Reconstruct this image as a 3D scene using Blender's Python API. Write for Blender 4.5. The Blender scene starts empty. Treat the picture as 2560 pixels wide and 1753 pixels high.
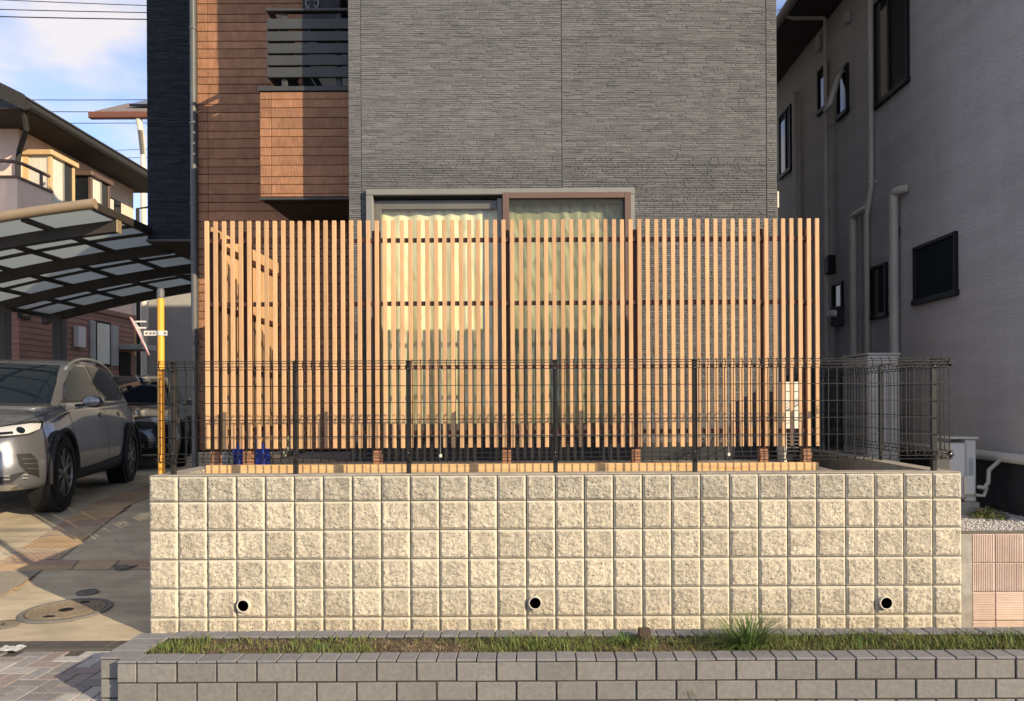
import bpy, bmesh, math, random
import numpy as np
from mathutils import Vector, Matrix, noise
from mathutils.bvhtree import BVHTree
from mathutils.geometry import delaunay_2d_cdt

random.seed(7)
rnd = random.Random(11)
sc = bpy.context.scene
C = sc.collection
R = math.radians
E = 1.60                      # eye height above the pavement
F = 1850.0                    # focal length in photograph pixels (2560 wide)
VX, VY = 1330.0, 1005.0       # vanishing point of the depth direction
ROLL = 0.005

# ------------------------------------------------------------------ camera
cam = bpy.data.cameras.new('camera')
camo = bpy.data.objects.new('camera', cam)
C.objects.link(camo)
cam.sensor_width = 36.0
cam.lens = 36.0 * F / 2560.0
cam.shift_x = (1280 - VX) / 2560.0
cam.shift_y = (VY - 876.5) / 2560.0
cam.clip_start = 0.05
cam.clip_end = 2000
camo.matrix_world = Matrix.Translation((0, 0, E)) @ Matrix.Rotation(ROLL, 4, 'Y') @ Matrix.Rotation(R(90), 4, 'X')
sc.camera = camo

# ------------------------------------------------------------------ light
SUN_AZ, SUN_EL = R(128), R(21)   # azimuth clockwise from +Y: behind the camera, from the right
world = bpy.data.worlds.new('World')
sc.world = world
world.use_nodes = True
wn, wl = world.node_tree.nodes, world.node_tree.links
wn.clear()
w_out = wn.new('ShaderNodeOutputWorld')
w_bg = wn.new('ShaderNodeBackground')
w_bg.inputs['Strength'].default_value = 0.15
sky = wn.new('ShaderNodeTexSky')
sky.sky_type = 'NISHITA'
sky.sun_disc = False
sky.sun_elevation = SUN_EL
sky.sun_rotation = SUN_AZ
sky.air_density = 0.42
sky.dust_density = 0.08
sky.ozone_density = 2.0
w_tc = wn.new('ShaderNodeTexCoord')
w_map = wn.new('ShaderNodeMapping')
w_map.inputs['Scale'].default_value = (1.0, 1.0, 2.4)
w_map.inputs['Location'].default_value = (2.1, 0.1, 1.2)
w_no = wn.new('ShaderNodeTexNoise')
w_no.inputs['Scale'].default_value = 3.6
w_no.inputs['Detail'].default_value = 7
w_no.inputs['Roughness'].default_value = 0.52
w_mr = wn.new('ShaderNodeMapRange')
w_mr.inputs['From Min'].default_value = 0.385
w_mr.inputs['From Max'].default_value = 0.58
w_mr.inputs['To Max'].default_value = 0.85
w_mix = wn.new('ShaderNodeMix')
w_mix.data_type = 'RGBA'
w_mix.inputs['B'].default_value = (2.4, 2.2, 2.05, 1)
wl.new(w_tc.outputs['Generated'], w_map.inputs['Vector'])
wl.new(w_map.outputs['Vector'], w_no.inputs['Vector'])
wl.new(w_no.outputs['Fac'], w_mr.inputs['Value'])
wl.new(w_mr.outputs['Result'], w_mix.inputs['Factor'])
wl.new(sky.outputs['Color'], w_mix.inputs['A'])
wl.new(w_mix.outputs['Result'], w_bg.inputs['Color'])
wl.new(w_bg.outputs['Background'], w_out.inputs['Surface'])

sun = bpy.data.lights.new('sun', 'SUN')
suno = bpy.data.objects.new('sun', sun)
C.objects.link(suno)
sun.energy = 2.65
sun.angle = R(0.5)
sun.color = (1.0, 0.815, 0.57)
sdir = Vector((-math.sin(SUN_AZ) * math.cos(SUN_EL), -math.cos(SUN_AZ) * math.cos(SUN_EL), -math.sin(SUN_EL)))
suno.rotation_euler = sdir.to_track_quat('-Z', 'Y').to_euler()
suno.location = (10, -10, 12)

sc.view_settings.view_transform = 'Standard'
sc.view_settings.look = 'None'
sc.view_settings.gamma = 1.0
sc.view_settings.use_curve_mapping = False
sc.view_settings.exposure = 1.5

# ------------------------------------------------------------------ helpers
def P(px, py, Y):
    """photograph pixel at depth Y -> world point"""
    dx, dy = px - VX, py - VY
    ux, uy = dx - ROLL * dy, dy + ROLL * dx
    return Vector((ux * Y / F, Y, E - uy * Y / F))

def PX(px, Y, py=VY):
    return P(px, py, Y).x

def PZ(px, py, Y):
    return P(px, py, Y).z


class MB:
    def __init__(s):
        s.v, s.f, s.m, s.tint = [], [], [], []

    def quad(s, a, b, c, d, mi=0):
        n = len(s.v)
        s.v += [tuple(a), tuple(b), tuple(c), tuple(d)]
        s.f.append((n, n + 1, n + 2, n + 3))
        s.m.append(mi)

    def poly(s, pts, mi=0):
        n = len(s.v)
        s.v += [tuple(p) for p in pts]
        s.f.append(tuple(range(n, n + len(pts))))
        s.m.append(mi)

    def box(s, x0, x1, y0, y1, z0, z1, mi=0):
        n = len(s.v)
        s.v += [(x0, y0, z0), (x1, y0, z0), (x1, y1, z0), (x0, y1, z0), (x0, y0, z1), (x1, y0, z1), (x1, y1, z1), (x0, y1, z1)]
        for q in ((0, 1, 5, 4), (1, 2, 6, 5), (2, 3, 7, 6), (3, 0, 4, 7), (4, 5, 6, 7), (3, 2, 1, 0)):
            s.f.append(tuple(n + i for i in q))
            s.m.append(mi)
        return s

    def bbox(s, x0, x1, y0, y1, z0, z1, b, mi=0):
        """box with chamfered edges (24 vertices)"""
        n = len(s.v)
        vs = {}
        k = 0
        for ix, X in enumerate((x0, x1)):
            for iy, Yv in enumerate((y0, y1)):
                for iz, Z in enumerate((z0, z1)):
                    sx, sy, sz = (1, -1)[ix], (1, -1)[iy], (1, -1)[iz]
                    s.v += [(X, Yv + sy * b, Z + sz * b), (X + sx * b, Yv, Z + sz * b), (X + sx * b, Yv + sy * b, Z)]
                    for a in range(3):
                        vs[(ix, iy, iz, a)] = n + k
                        k += 1
        def add(q):
            s.f.append(tuple(q))
            s.m.append(mi)
        V = lambda ix, iy, iz, a: vs[(ix, iy, iz, a)]
        add([V(0, 0, 0, 0), V(0, 0, 1, 0), V(0, 1, 1, 0), V(0, 1, 0, 0)])
        add([V(1, 0, 0, 0), V(1, 1, 0, 0), V(1, 1, 1, 0), V(1, 0, 1, 0)])
        add([V(0, 0, 0, 1), V(1, 0, 0, 1), V(1, 0, 1, 1), V(0, 0, 1, 1)])
        add([V(0, 1, 0, 1), V(0, 1, 1, 1), V(1, 1, 1, 1), V(1, 1, 0, 1)])
        add([V(0, 0, 0, 2), V(0, 1, 0, 2), V(1, 1, 0, 2), V(1, 0, 0, 2)])
        add([V(0, 0, 1, 2), V(1, 0, 1, 2), V(1, 1, 1, 2), V(0, 1, 1, 2)])
        for iz in (0, 1):
            for iy in (0, 1):
                add([V(0, iy, iz, 1), V(1, iy, iz, 1), V(1, iy, iz, 2), V(0, iy, iz, 2)])
            for ix in (0, 1):
                add([V(ix, 0, iz, 0), V(ix, 1, iz, 0), V(ix, 1, iz, 2), V(ix, 0, iz, 2)])
        for ix in (0, 1):
            for iy in (0, 1):
                add([V(ix, iy, 0, 0), V(ix, iy, 1, 0), V(ix, iy, 1, 1), V(ix, iy, 0, 1)])
                for iz in (0, 1):
                    add([V(ix, iy, iz, 0), V(ix, iy, iz, 1), V(ix, iy, iz, 2)])
        return s

    def tube(s, path, r, n=8, mi=0, cap=True, flat=None):
        path = [Vector(p) for p in path]
        rs = r if isinstance(r, (list, tuple)) else [r] * len(path)
        base = len(s.v)
        up = None
        for i, p in enumerate(path):
            t = (path[min(i + 1, len(path) - 1)] - path[max(i - 1, 0)])
            t.normalize()
            if up is None:
                up = Vector((0, 0, 1)) if abs(t.z) < 0.9 else Vector((0, 1, 0))
            u = (up - t * up.dot(t)).normalized()
            w = t.cross(u)
            up = u
            for k in range(n):
                a = 2 * math.pi * (k + 0.5) / n
                q = p + (u * math.cos(a) + w * math.sin(a)) * rs[i]
                s.v.append(tuple(q))
        for i in range(len(path) - 1):
            for k in range(n):
                a, b = base + i * n + k, base + i * n + (k + 1) % n
                s.f.append((a, b, b + n, a + n))
                s.m.append(mi)
        if cap:
            s.f.append(tuple(base + k for k in range(n))[::-1])
            s.f.append(tuple(base + (len(path) - 1) * n + k for k in range(n)))
            s.m += [mi, mi]
        return s

    def lathe(s, prof, n=24, mtx=None, mi=0, closed=False, cap=True):
        """profile [(r, h)] turned about local Z"""
        mtx = mtx or Matrix()
        base = len(s.v)
        for r, h in prof:
            for k in range(n):
                a = 2 * math.pi * k / n
                s.v.append(tuple(mtx @ Vector((r * math.cos(a), r * math.sin(a), h))))
        m = len(prof)
        for i in range(m if closed else m - 1):
            j = (i + 1) % m
            for k in range(n):
                s.f.append((base + i * n + k, base + i * n + (k + 1) % n, base + j * n + (k + 1) % n, base + j * n + k))
                s.m.append(mi)
        if not closed and cap:
            if prof[0][0] > 1e-6:
                s.f.append(tuple(base + k for k in range(n))[::-1]); s.m.append(mi)
            if prof[-1][0] > 1e-6:
                s.f.append(tuple(base + (m - 1) * n + k for k in range(n))); s.m.append(mi)
        return s

    def prism(s, pts, vec, mi=0):
        """closed outline swept by vec"""
        vec = Vector(vec)
        n, b = len(pts), len(s.v)
        s.v += [tuple(p) for p in pts] + [tuple(Vector(p) + vec) for p in pts]
        s.f.append(tuple(range(b, b + n))[::-1]); s.m.append(mi)
        s.f.append(tuple(range(b + n, b + 2 * n))); s.m.append(mi)
        for i in range(n):
            j = (i + 1) % n
            s.f.append((b + i, b + j, b + n + j, b + n + i)); s.m.append(mi)
        return s

    def mesh(s, name, mats, smooth=False, tint=None):
        me = bpy.data.meshes.new(name)
        me.from_pydata(s.v, [], s.f)
        for m in (mats if isinstance(mats, (list, tuple)) else [mats]):
            me.materials.append(m)
        if any(s.m):
            me.polygons.foreach_set('material_index', s.m)
        bm = bmesh.new()
        bm.from_mesh(me)
        bmesh.ops.remove_doubles(bm, verts=bm.verts, dist=1e-5) if smooth else None
        bmesh.ops.recalc_face_normals(bm, faces=bm.faces)
        bm.to_mesh(me)
        bm.free()
        if smooth:
            me.polygons.foreach_set('use_smooth', [True] * len(me.polygons))
            me.set_sharp_from_angle(angle=R(38))
        if tint is not None:
            at = me.attributes.new('tint', 'FLOAT', 'FACE')
            at.data.foreach_set('value', tint)
        me.update()
        return me


ROOT = {}

def _link(o, parent):
    C.objects.link(o)
    if parent is not None:
        o.parent = parent
        if parent.name in ROOT:
            o.matrix_parent_inverse = Matrix.Translation(-ROOT[parent.name])
    return o

def obj(name, mb, mat, parent=None, smooth=False, kind=None, label=None, tint=None):
    o = bpy.data.objects.new(name, mb if isinstance(mb, bpy.types.Mesh) else mb.mesh(name, mat, smooth, tint))
    if kind:
        o['kind'] = kind
    if label:
        o['label'] = label
    return _link(o, parent)

def tag(o, label, cat, group=None):
    o['label'] = label
    o['category'] = cat
    if group:
        o['group'] = group
    return o

def thing(name, label, cat, loc=(0, 0, 0), group=None, local=False, rotz=0.0):
    o = bpy.data.objects.new(name, None)
    o.empty_display_size = 0.2
    C.objects.link(o)
    o.location = loc
    o.rotation_euler = (0, 0, rotz)
    if not local:
        ROOT[o.name] = Vector(loc)
    return tag(o, label, cat, group)

def place(name, me, loc, parent, rot=None):
    """one more object sharing mesh data"""
    o = bpy.data.objects.new(name, me)
    o.location = loc
    if rot:
        o.rotation_euler = rot
    return _link(o, parent)

# ------------------------------------------------------------------ materials
def mat(name, c1, c2=None, scale=6.0, detail=6.0, rough=0.8, bump=0.0, bscale=60.0, rand=0.0, metal=0.0, spec=0.3,
        stretch=(1, 1, 1), bstretch=None, lo=0.35, hi=0.65, big=0.0, bigscale=0.7, spots=None, coat=0.0, tint=0.0, dist=0.01, palette=None, streak=0.0):
    m = bpy.data.materials.new(name)
    m.use_nodes = True
    nt = m.node_tree
    N, L = nt.nodes, nt.links
    b = N['Principled BSDF']
    b.inputs['Roughness'].default_value = rough
    b.inputs['Metallic'].default_value = metal
    b.inputs['Specular IOR Level'].default_value = spec
    if coat:
        b.inputs['Coat Weight'].default_value = coat
        b.inputs['Coat Roughness'].default_value = 0.04
    tc = N.new('ShaderNodeTexCoord')
    oi = N.new('ShaderNodeObjectInfo')
    mul = N.new('ShaderNodeMath'); mul.operation = 'MULTIPLY'; mul.inputs[1].default_value = 43.0
    L.new(oi.outputs['Random'], mul.inputs[0])
    add = N.new('ShaderNodeVectorMath'); add.operation = 'ADD'
    L.new(tc.outputs['Object'], add.inputs[0])
    L.new(mul.outputs[0], add.inputs[1])
    vec = add.outputs[0]

    def noise_(sca, st, det=detail, ro=0.55):
        mp = N.new('ShaderNodeMapping')
        mp.inputs['Scale'].default_value = st
        L.new(vec, mp.inputs['Vector'])
        n = N.new('ShaderNodeTexNoise')
        n.inputs['Scale'].default_value = sca
        n.inputs['Detail'].default_value = det
        n.inputs['Roughness'].default_value = ro
        L.new(mp.outputs[0], n.inputs['Vector'])
        return n.outputs['Fac']

    def mix(fac, a, bcol, mode='MIX'):
        x = N.new('ShaderNodeMix'); x.data_type = 'RGBA'; x.blend_type = mode
        if isinstance(fac, (int, float)):
            x.inputs['Factor'].default_value = fac
        else:
            L.new(fac, x.inputs['Factor'])
        for key, val in (('A', a), ('B', bcol)):
            if isinstance(val, tuple):
                x.inputs[key].default_value = (*val[:3], 1)
            else:
                L.new(val, x.inputs[key])
        return x.outputs['Result']

    def rng(v, a, bb, t0=0.0, t1=1.0):
        x = N.new('ShaderNodeMapRange')
        x.inputs['From Min'].default_value = a
        x.inputs['From Max'].default_value = bb
        x.inputs['To Min'].default_value = t0
        x.inputs['To Max'].default_value = t1
        L.new(v, x.inputs['Value'])
        return x.outputs['Result']

    if palette:
        rmp = N.new('ShaderNodeValToRGB')
        rmp.color_ramp.interpolation = 'CONSTANT'
        els = rmp.color_ramp.elements
        while len(els) < len(palette):
            els.new(0.5)
        for i, c in enumerate(palette):
            els[i].position = i / len(palette)
            els[i].color = (*c, 1)
        L.new(oi.outputs['Random'], rmp.inputs['Fac'])
        base = rmp.outputs['Color']
        col = base
        k = rng(noise_(scale, stretch), 0.25, 0.75, 0.82, 1.18)
        col = mix(1.0, col, k, 'MULTIPLY')
    elif c2 is not None:
        col = mix(rng(noise_(scale, stretch), lo, hi), c1, c2)
    else:
        col = None
    if col is None:
        rgb = N.new('ShaderNodeRGB'); rgb.outputs[0].default_value = (*c1[:3], 1)
        col = rgb.outputs[0]
    if big:
        k = rng(noise_(bigscale, (1, 1, 1), 3), 0.3, 0.7, 1 - big, 1 + big)
        col = mix(1.0, col, k, 'MULTIPLY')
    if streak:
        k = rng(noise_(1.0, (9, 9, 0.55), 4), 0.3, 0.7, 1 - streak, 1 + streak * .6)
        col = mix(1.0, col, k, 'MULTIPLY')
    for sp in (spots or []):
        scol, ssc, th, soft = sp[:4]
        vo = N.new('ShaderNodeTexVoronoi')
        vo.inputs['Scale'].default_value = ssc
        nd = N.new('ShaderNodeVectorMath'); nd.operation = 'ADD'
        nn = N.new('ShaderNodeTexNoise'); nn.inputs['Scale'].default_value = ssc * 1.6
        L.new(vec, nn.inputs['Vector'])
        sc_ = N.new('ShaderNodeVectorMath'); sc_.operation = 'SCALE'; sc_.inputs['Scale'].default_value = 0.5 / ssc
        L.new(nn.outputs['Color'], sc_.inputs[0])
        L.new(vec, nd.inputs[0]); L.new(sc_.outputs[0], nd.inputs[1])
        L.new(nd.outputs[0], vo.inputs['Vector'])
        # only some of the cells carry a spot
        clump = rng(noise_(7.0, (1, 1, 1), 3), 0.34, 0.5)
        sepc = N.new('ShaderNodeSeparateColor')
        L.new(vo.outputs['Color'], sepc.inputs[0])
        gate = N.new('ShaderNodeMath'); gate.operation = 'GREATER_THAN'; gate.inputs[1].default_value = 1 - sp[4] if len(sp) > 4 else 0.5
        L.new(sepc.outputs[0], gate.inputs[0])
        near = rng(vo.outputs['Distance'], th, th + soft, 1.0, 0.0)
        g = N.new('ShaderNodeMath'); g.operation = 'MULTIPLY'
        L.new(near, g.inputs[0]); L.new(gate.outputs[0], g.inputs[1])
        g2 = N.new('ShaderNodeMath'); g2.operation = 'MULTIPLY'
        L.new(g.outputs[0], g2.inputs[0]); L.new(clump, g2.inputs[1])
        col = mix(g2.outputs[0], col, scol)
    if rand:
        k = rng(oi.outputs['Random'], 0, 1, 1 - rand, 1 + rand)
        col = mix(1.0, col, k, 'MULTIPLY')
    if tint:
        at = N.new('ShaderNodeAttribute'); at.attribute_name = 'tint'
        k = rng(at.outputs['Fac'], 0, 1, 1 - tint, 1 + tint)
        col = mix(1.0, col, k, 'MULTIPLY')
    L.new(col, b.inputs['Base Color'])
    if bump:
        bp = N.new('ShaderNodeBump')
        bp.inputs['Strength'].default_value = bump
        bp.inputs['Distance'].default_value = dist
        L.new(noise_(bscale, bstretch or stretch, 5, 0.6), bp.inputs['Height'])
        L.new(bp.outputs['Normal'], b.inputs['Normal'])
    return m

def glass_mat(name, tint=(1, 1, 1), refl=1.0, rough=0.0):
    m = bpy.data.materials.new(name)
    m.use_nodes = True
    N, L = m.node_tree.nodes, m.node_tree.links
    N.clear()
    out = N.new('ShaderNodeOutputMaterial')
    t = N.new('ShaderNodeBsdfTransparent'); t.inputs['Color'].default_value = (*tint, 1)
    g = N.new('ShaderNodeBsdfGlossy'); g.inputs['Roughness'].default_value = rough
    g.inputs['Color'].default_value = (refl, refl, refl, 1)
    lw = N.new('ShaderNodeLayerWeight'); lw.inputs['Blend'].default_value = 0.5
    pw = N.new('ShaderNodeMath'); pw.operation = 'POWER'; pw.inputs[1].default_value = 4.0
    L.new(lw.outputs['Facing'], pw.inputs[0])
    fr = N.new('ShaderNodeMath'); fr.operation = 'MULTIPLY_ADD'; fr.inputs[1].default_value = 0.8; fr.inputs[2].default_value = 0.05
    L.new(pw.outputs[0], fr.inputs[0])
    mx = N.new('ShaderNodeMixShader')
    L.new(fr.outputs[0], mx.inputs[0]); L.new(t.outputs[0], mx.inputs[1]); L.new(g.outputs[0], mx.inputs[2])
    L.new(mx.outputs[0], out.inputs['Surface'])
    return m

def sheer_mat(name, col, clear):
    """woven or translucent sheet: part lets light straight through, part scatters it"""
    m = bpy.data.materials.new(name)
    m.use_nodes = True
    N, L = m.node_tree.nodes, m.node_tree.links
    N.clear()
    out = N.new('ShaderNodeOutputMaterial')
    t = N.new('ShaderNodeBsdfTransparent')
    d = N.new('ShaderNodeBsdfDiffuse'); d.inputs['Color'].default_value = (*col, 1)
    mx = N.new('ShaderNodeMixShader'); mx.inputs[0].default_value = 1 - clear
    L.new(t.outputs[0], mx.inputs[1]); L.new(d.outputs[0], mx.inputs[2])
    L.new(mx.outputs[0], out.inputs['Surface'])
    return m

def translucent_mat(name, col, trans=0.6, pattern=None):
    m = bpy.data.materials.new(name)
    m.use_nodes = True
    N, L = m.node_tree.nodes, m.node_tree.links
    N.clear()
    out = N.new('ShaderNodeOutputMaterial')
    t = N.new('ShaderNodeBsdfTranslucent')
    d = N.new('ShaderNodeBsdfDiffuse')
    mx = N.new('ShaderNodeMixShader'); mx.inputs[0].default_value = trans
    for x in (t, d):
        x.inputs['Color'].default_value = (*col, 1)
    if pattern:
        tc = N.new('ShaderNodeTexCoord')
        mp = N.new('ShaderNodeMapping'); mp.inputs['Scale'].default_value = (1.0, 0.2, 0.55)
        mp.inputs['Rotation'].default_value = (0, R(28), 0)
        L.new(tc.outputs['Object'], mp.inputs['Vector'])
        vo = N.new('ShaderNodeTexVoronoi'); vo.inputs['Scale'].default_value = 8.5; vo.inputs['Randomness'].default_value = 0.9
        L.new(mp.outputs[0], vo.inputs['Vector'])
        wv = N.new('ShaderNodeTexWave'); wv.inputs['Scale'].default_value = 3.0; wv.inputs['Distortion'].default_value = 9.0; wv.inputs['Detail'].default_value = 2
        L.new(mp.outputs[0], wv.inputs['Vector'])
        mr = N.new('ShaderNodeMapRange'); mr.inputs['From Min'].default_value = 0.33; mr.inputs['From Max'].default_value = 0.42
        L.new(vo.outputs['Distance'], mr.inputs['Value'])
        ml = N.new('ShaderNodeMath'); ml.operation = 'MULTIPLY'
        L.new(mr.outputs[0], ml.inputs[0]); L.new(wv.outputs['Fac'], ml.inputs[1])
        cm = N.new('ShaderNodeMix'); cm.data_type = 'RGBA'
        cm.inputs['A'].default_value = (*col, 1); cm.inputs['B'].default_value = (*pattern, 1)
        L.new(ml.outputs[0], cm.inputs['Factor'])
        for x in (t, d):
            L.new(cm.outputs['Result'], x.inputs['Color'])
    L.new(d.outputs[0], mx.inputs[1])
    L.new(t.outputs[0], mx.inputs[2])
    L.new(mx.outputs[0], out.inputs['Surface'])
    return m

M = {}
M['block'] = mat('split_face_block', (0.325, 0.284, 0.214), (0.51, 0.455, 0.345), streak=0.10, scale=42, lo=0.3, hi=0.6, rough=0.92, bump=0.85, bscale=60, rand=0.11, big=0.13, bigscale=5.0, dist=0.012,
                 stretch=(1, 1, 1), spots=[((0.05, 0.046, 0.04), 70, 0.17, 0.22, 0.20), ((0.14, 0.108, 0.09), 110, 0.2, 0.22, 0.22), ((0.74, 0.70, 0.58), 95, 0.2, 0.2, 0.2)])
M['block_grey'] = mat('split_face_block_weathered', (0.285, 0.257, 0.20), (0.46, 0.42, 0.33), streak=0.16, scale=36, lo=0.3, hi=0.62, rough=0.92, bump=0.9, bscale=60, rand=0.08, big=0.16, bigscale=6.0, dist=0.012,
                 spots=[((0.05, 0.046, 0.04), 66, 0.20, 0.24, 0.26), ((0.12, 0.108, 0.09), 110, 0.2, 0.25, 0.3), ((0.66, 0.62, 0.52), 95, 0.13, 0.2, 0.25)])
M['block_edge'] = mat('block_smooth_margin', (0.52, 0.485, 0.39), (0.43, 0.395, 0.31), scale=30, rough=0.9, bump=0.3, bscale=150)
M['mortar'] = mat('shaded_mortar', (0.20, 0.182, 0.14), (0.13, 0.118, 0.09), scale=20, rough=0.95, bump=0.3, bscale=120)  # mortar colour darkened to draw the shadow inside the joints
M['conc_cap'] = mat('wall_cap_concrete', (0.27, 0.25, 0.21), (0.36, 0.335, 0.28), scale=14, rough=0.93, bump=0.4, bscale=160, big=0.1)
M['brick'] = mat('planter_brick', (0.165, 0.159, 0.146), (0.205, 0.197, 0.18), scale=40, rough=0.93, bump=0.55, bscale=220, rand=0.09, big=0.06, dist=0.006,
                 spots=[((0.09, 0.085, 0.08), 160, 0.1, 0.1, 0.25), ((0.36, 0.33, 0.28), 170, 0.12, 0.1, 0.2)])
M['brick_cap'] = mat('planter_cap', (0.165, 0.162, 0.165), (0.20, 0.196, 0.198), scale=30, rough=0.9, bump=0.3, bscale=200, rand=0.08, dist=0.004)
M['mortar_dark'] = mat('planter_joint', (0.035, 0.032, 0.028), (0.06, 0.055, 0.045), scale=40, rough=0.95)
M['paver'] = mat('interlocking_paver', (0, 0, 0), palette=[(0.235, 0.226, 0.222), (0.185, 0.179, 0.178), (0.35, 0.335, 0.32), (0.22, 0.185, 0.172), (0.195, 0.189, 0.187), (0.31, 0.296, 0.28), (0.23, 0.197, 0.184), (0.18, 0.174, 0.172)],
                 scale=30, rough=0.9, bump=0.35, bscale=240, dist=0.004)
M['pave_joint'] = mat('paver_joint_sand', (0.05, 0.046, 0.042), (0.09, 0.082, 0.072), scale=60, rough=1)
M['kerb'] = mat('kerb_concrete', (0.085, 0.08, 0.07), (0.065, 0.06, 0.053), scale=20, rough=0.93, bump=0.4, bscale=180)
M['asphalt'] = mat('road_asphalt', (0.05, 0.05, 0.052), (0.07, 0.07, 0.07), scale=60, rough=0.9, bump=0.4, bscale=200)
M['drive'] = mat('driveway_concrete', (0.36, 0.305, 0.215), (0.475, 0.405, 0.285), scale=5, stretch=(0.5, 1.6, 1), rough=0.9, bump=0.3, bscale=90, big=0.18, bigscale=1.3, streak=0.07, dist=0.004,
                 spots=[((0.16, 0.14, 0.11), 7, 0.05, 0.12, 0.2)])
M['flag'] = mat('sandstone_flag', (0, 0, 0), palette=[(0.38, 0.265, 0.155), (0.34, 0.24, 0.165), (0.40, 0.295, 0.18), (0.36, 0.285, 0.20), (0.31, 0.22, 0.16), (0.41, 0.28, 0.16), (0.35, 0.255, 0.18)],
                scale=7, stretch=(0.6, 2.2, 1), rough=0.85, bump=0.4, bscale=30, dist=0.006)
M['flag_joint'] = mat('flag_joint', (0.2, 0.18, 0.14), (0.27, 0.24, 0.19), scale=30, rough=0.95)
M['iron'] = mat('cast_iron_cover', (0.27, 0.22, 0.15), (0.19, 0.155, 0.105), scale=60, rough=0.75, bump=0.7, bscale=130, metal=0.2)
M['iron_grey'] = mat('grey_cover', (0.13, 0.125, 0.115), (0.17, 0.16, 0.145), scale=40, rough=0.8, bump=0.4, bscale=120)
M['soil'] = mat('planter_soil', (0.055, 0.038, 0.026), (0.14, 0.10, 0.065), scale=30, rough=1, bump=0.9, bscale=80, dist=0.02)
M['garden'] = mat('garden_concrete', (0.22, 0.20, 0.185), (0.28, 0.26, 0.235), scale=6, rough=0.92, bump=0.3, bscale=120, big=0.1)
M['timber'] = mat('sunlit_timber', (0.50, 0.31, 0.135), (0.62, 0.41, 0.20), scale=5, stretch=(0.5, 6, 9), rough=0.75, bump=0.15, bscale=40, rand=0.08)
M['slat'] = mat('slat_wood_composite', (0.43, 0.258, 0.130), (0.55, 0.34, 0.175), scale=16, stretch=(14, 14, 0.5), rough=0.6, rand=0.15, big=0.08, bigscale=1.5, bump=0.2, bscale=60, bstretch=(14, 14, 0.4), dist=0.003, spec=0.3)
M['post'] = mat('dark_brown_post', (0.06, 0.022, 0.014), (0.078, 0.03, 0.018), scale=10, rough=0.5, rand=0.05)
M['post_sunlit'] = mat('sunlit_post_foot', (0.27, 0.13, 0.07), (0.33, 0.165, 0.09), scale=12, stretch=(8, 8, 1), rough=0.6)  # lighter copy of the post colour, sunlight painted onto its exposed lower end
M['stone'] = mat('dark_stacked_stone', (0.107, 0.110, 0.112), (0.150, 0.152, 0.151), scale=24, stretch=(0.25, 1, 1.3), rough=0.86, bump=0.5, bscale=120, bstretch=(0.3, 1, 1), tint=0.17, streak=0.05, big=0.07, bigscale=0.6, dist=0.006)
M['stone_back'] = mat('stone_joint', (0.095, 0.096, 0.096), (0.11, 0.11, 0.108), scale=20, rough=0.95)
M['navy'] = mat('navy_stacked_stone', (0.015, 0.020, 0.026), (0.028, 0.034, 0.040), scale=24, stretch=(0.25, 1, 1.3), rough=0.85, bump=0.4, bscale=120, bstretch=(0.3, 1, 1), tint=0.35, dist=0.006)
M['brown'] = mat('brown_siding_board', (0.235, 0.110, 0.055), (0.315, 0.155, 0.077), scale=9, stretch=(1.2, 1, 0.8), rough=0.6, rand=0.16, bump=0.9, bscale=26, bstretch=(2.2, 1, 0.6), dist=0.010, spec=0.35)
M['brown_back'] = mat('siding_joint', (0.03, 0.016, 0.011), rough=0.9)
M['alu'] = mat('bronze_grey_aluminium', (0.20, 0.195, 0.175), (0.225, 0.218, 0.195), scale=4, rough=0.45, metal=0.25)
M['alu_dark'] = mat('dark_sash', (0.14, 0.13, 0.115), (0.16, 0.15, 0.13), scale=4, rough=0.42, metal=0.3)
M['alu_brown'] = mat('brown_screen_frame', (0.125, 0.08, 0.064), (0.14, 0.09, 0.072), scale=4, rough=0.5, metal=0.15)
M['black'] = mat('matt_black', (0.012, 0.012, 0.013), rough=0.6, spec=0.15)
M['dark_interior'] = mat('unlit_room', (0.02, 0.02, 0.02), rough=0.9)
M['rail_grey'] = mat('balcony_slat_grey', (0.05, 0.053, 0.053), (0.06, 0.063, 0.062), scale=5, rough=0.5, metal=0.2)
M['soffit'] = mat('dark_soffit', (0.035, 0.028, 0.026), (0.045, 0.036, 0.033), scale=4, rough=0.7)
M['found'] = mat('foundation_render', (0.10, 0.10, 0.102), (0.125, 0.125, 0.125), scale=8, rough=0.93, bump=0.3, bscale=130)
M['found_dark'] = mat('dark_foundation', (0.03, 0.032, 0.036), (0.045, 0.046, 0.05), scale=8, rough=0.9)
M['pipe_dark'] = mat('dark_downpipe', (0.085, 0.088, 0.088), (0.1, 0.1, 0.1), scale=4, rough=0.45)
M['pipe_white'] = mat('white_pipe', (0.62, 0.58, 0.48), (0.56, 0.52, 0.43), scale=4, rough=0.5)
M['pipe_beige'] = mat('beige_pipe', (0.44, 0.405, 0.355), (0.39, 0.36, 0.315), scale=3, rough=0.5, big=0.1)
M['curtain'] = translucent_mat('leafy_curtain', (0.82, 0.75, 0.47), 0.12, (0.68, 0.62, 0.38))
M['curtain_dim'] = translucent_mat('leafy_curtain_shaded', (0.80, 0.76, 0.47), 0.12, (0.46, 0.46, 0.29))  # same curtain, its colour dulled for the shade behind the insect screen
M['glass'] = glass_mat('window_glass', (0.93, 0.96, 0.93), 0.95)
M['screen'] = sheer_mat('insect_screen', (0.07, 0.075, 0.06), 0.66)
M['dark_glass'] = mat('dark_glass', (0.012, 0.016, 0.018), rough=0.04, spec=0.6)
M['wire'] = mat('black_fence_wire', (0.014, 0.014, 0.013), rough=0.5, spec=0.25)
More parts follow.
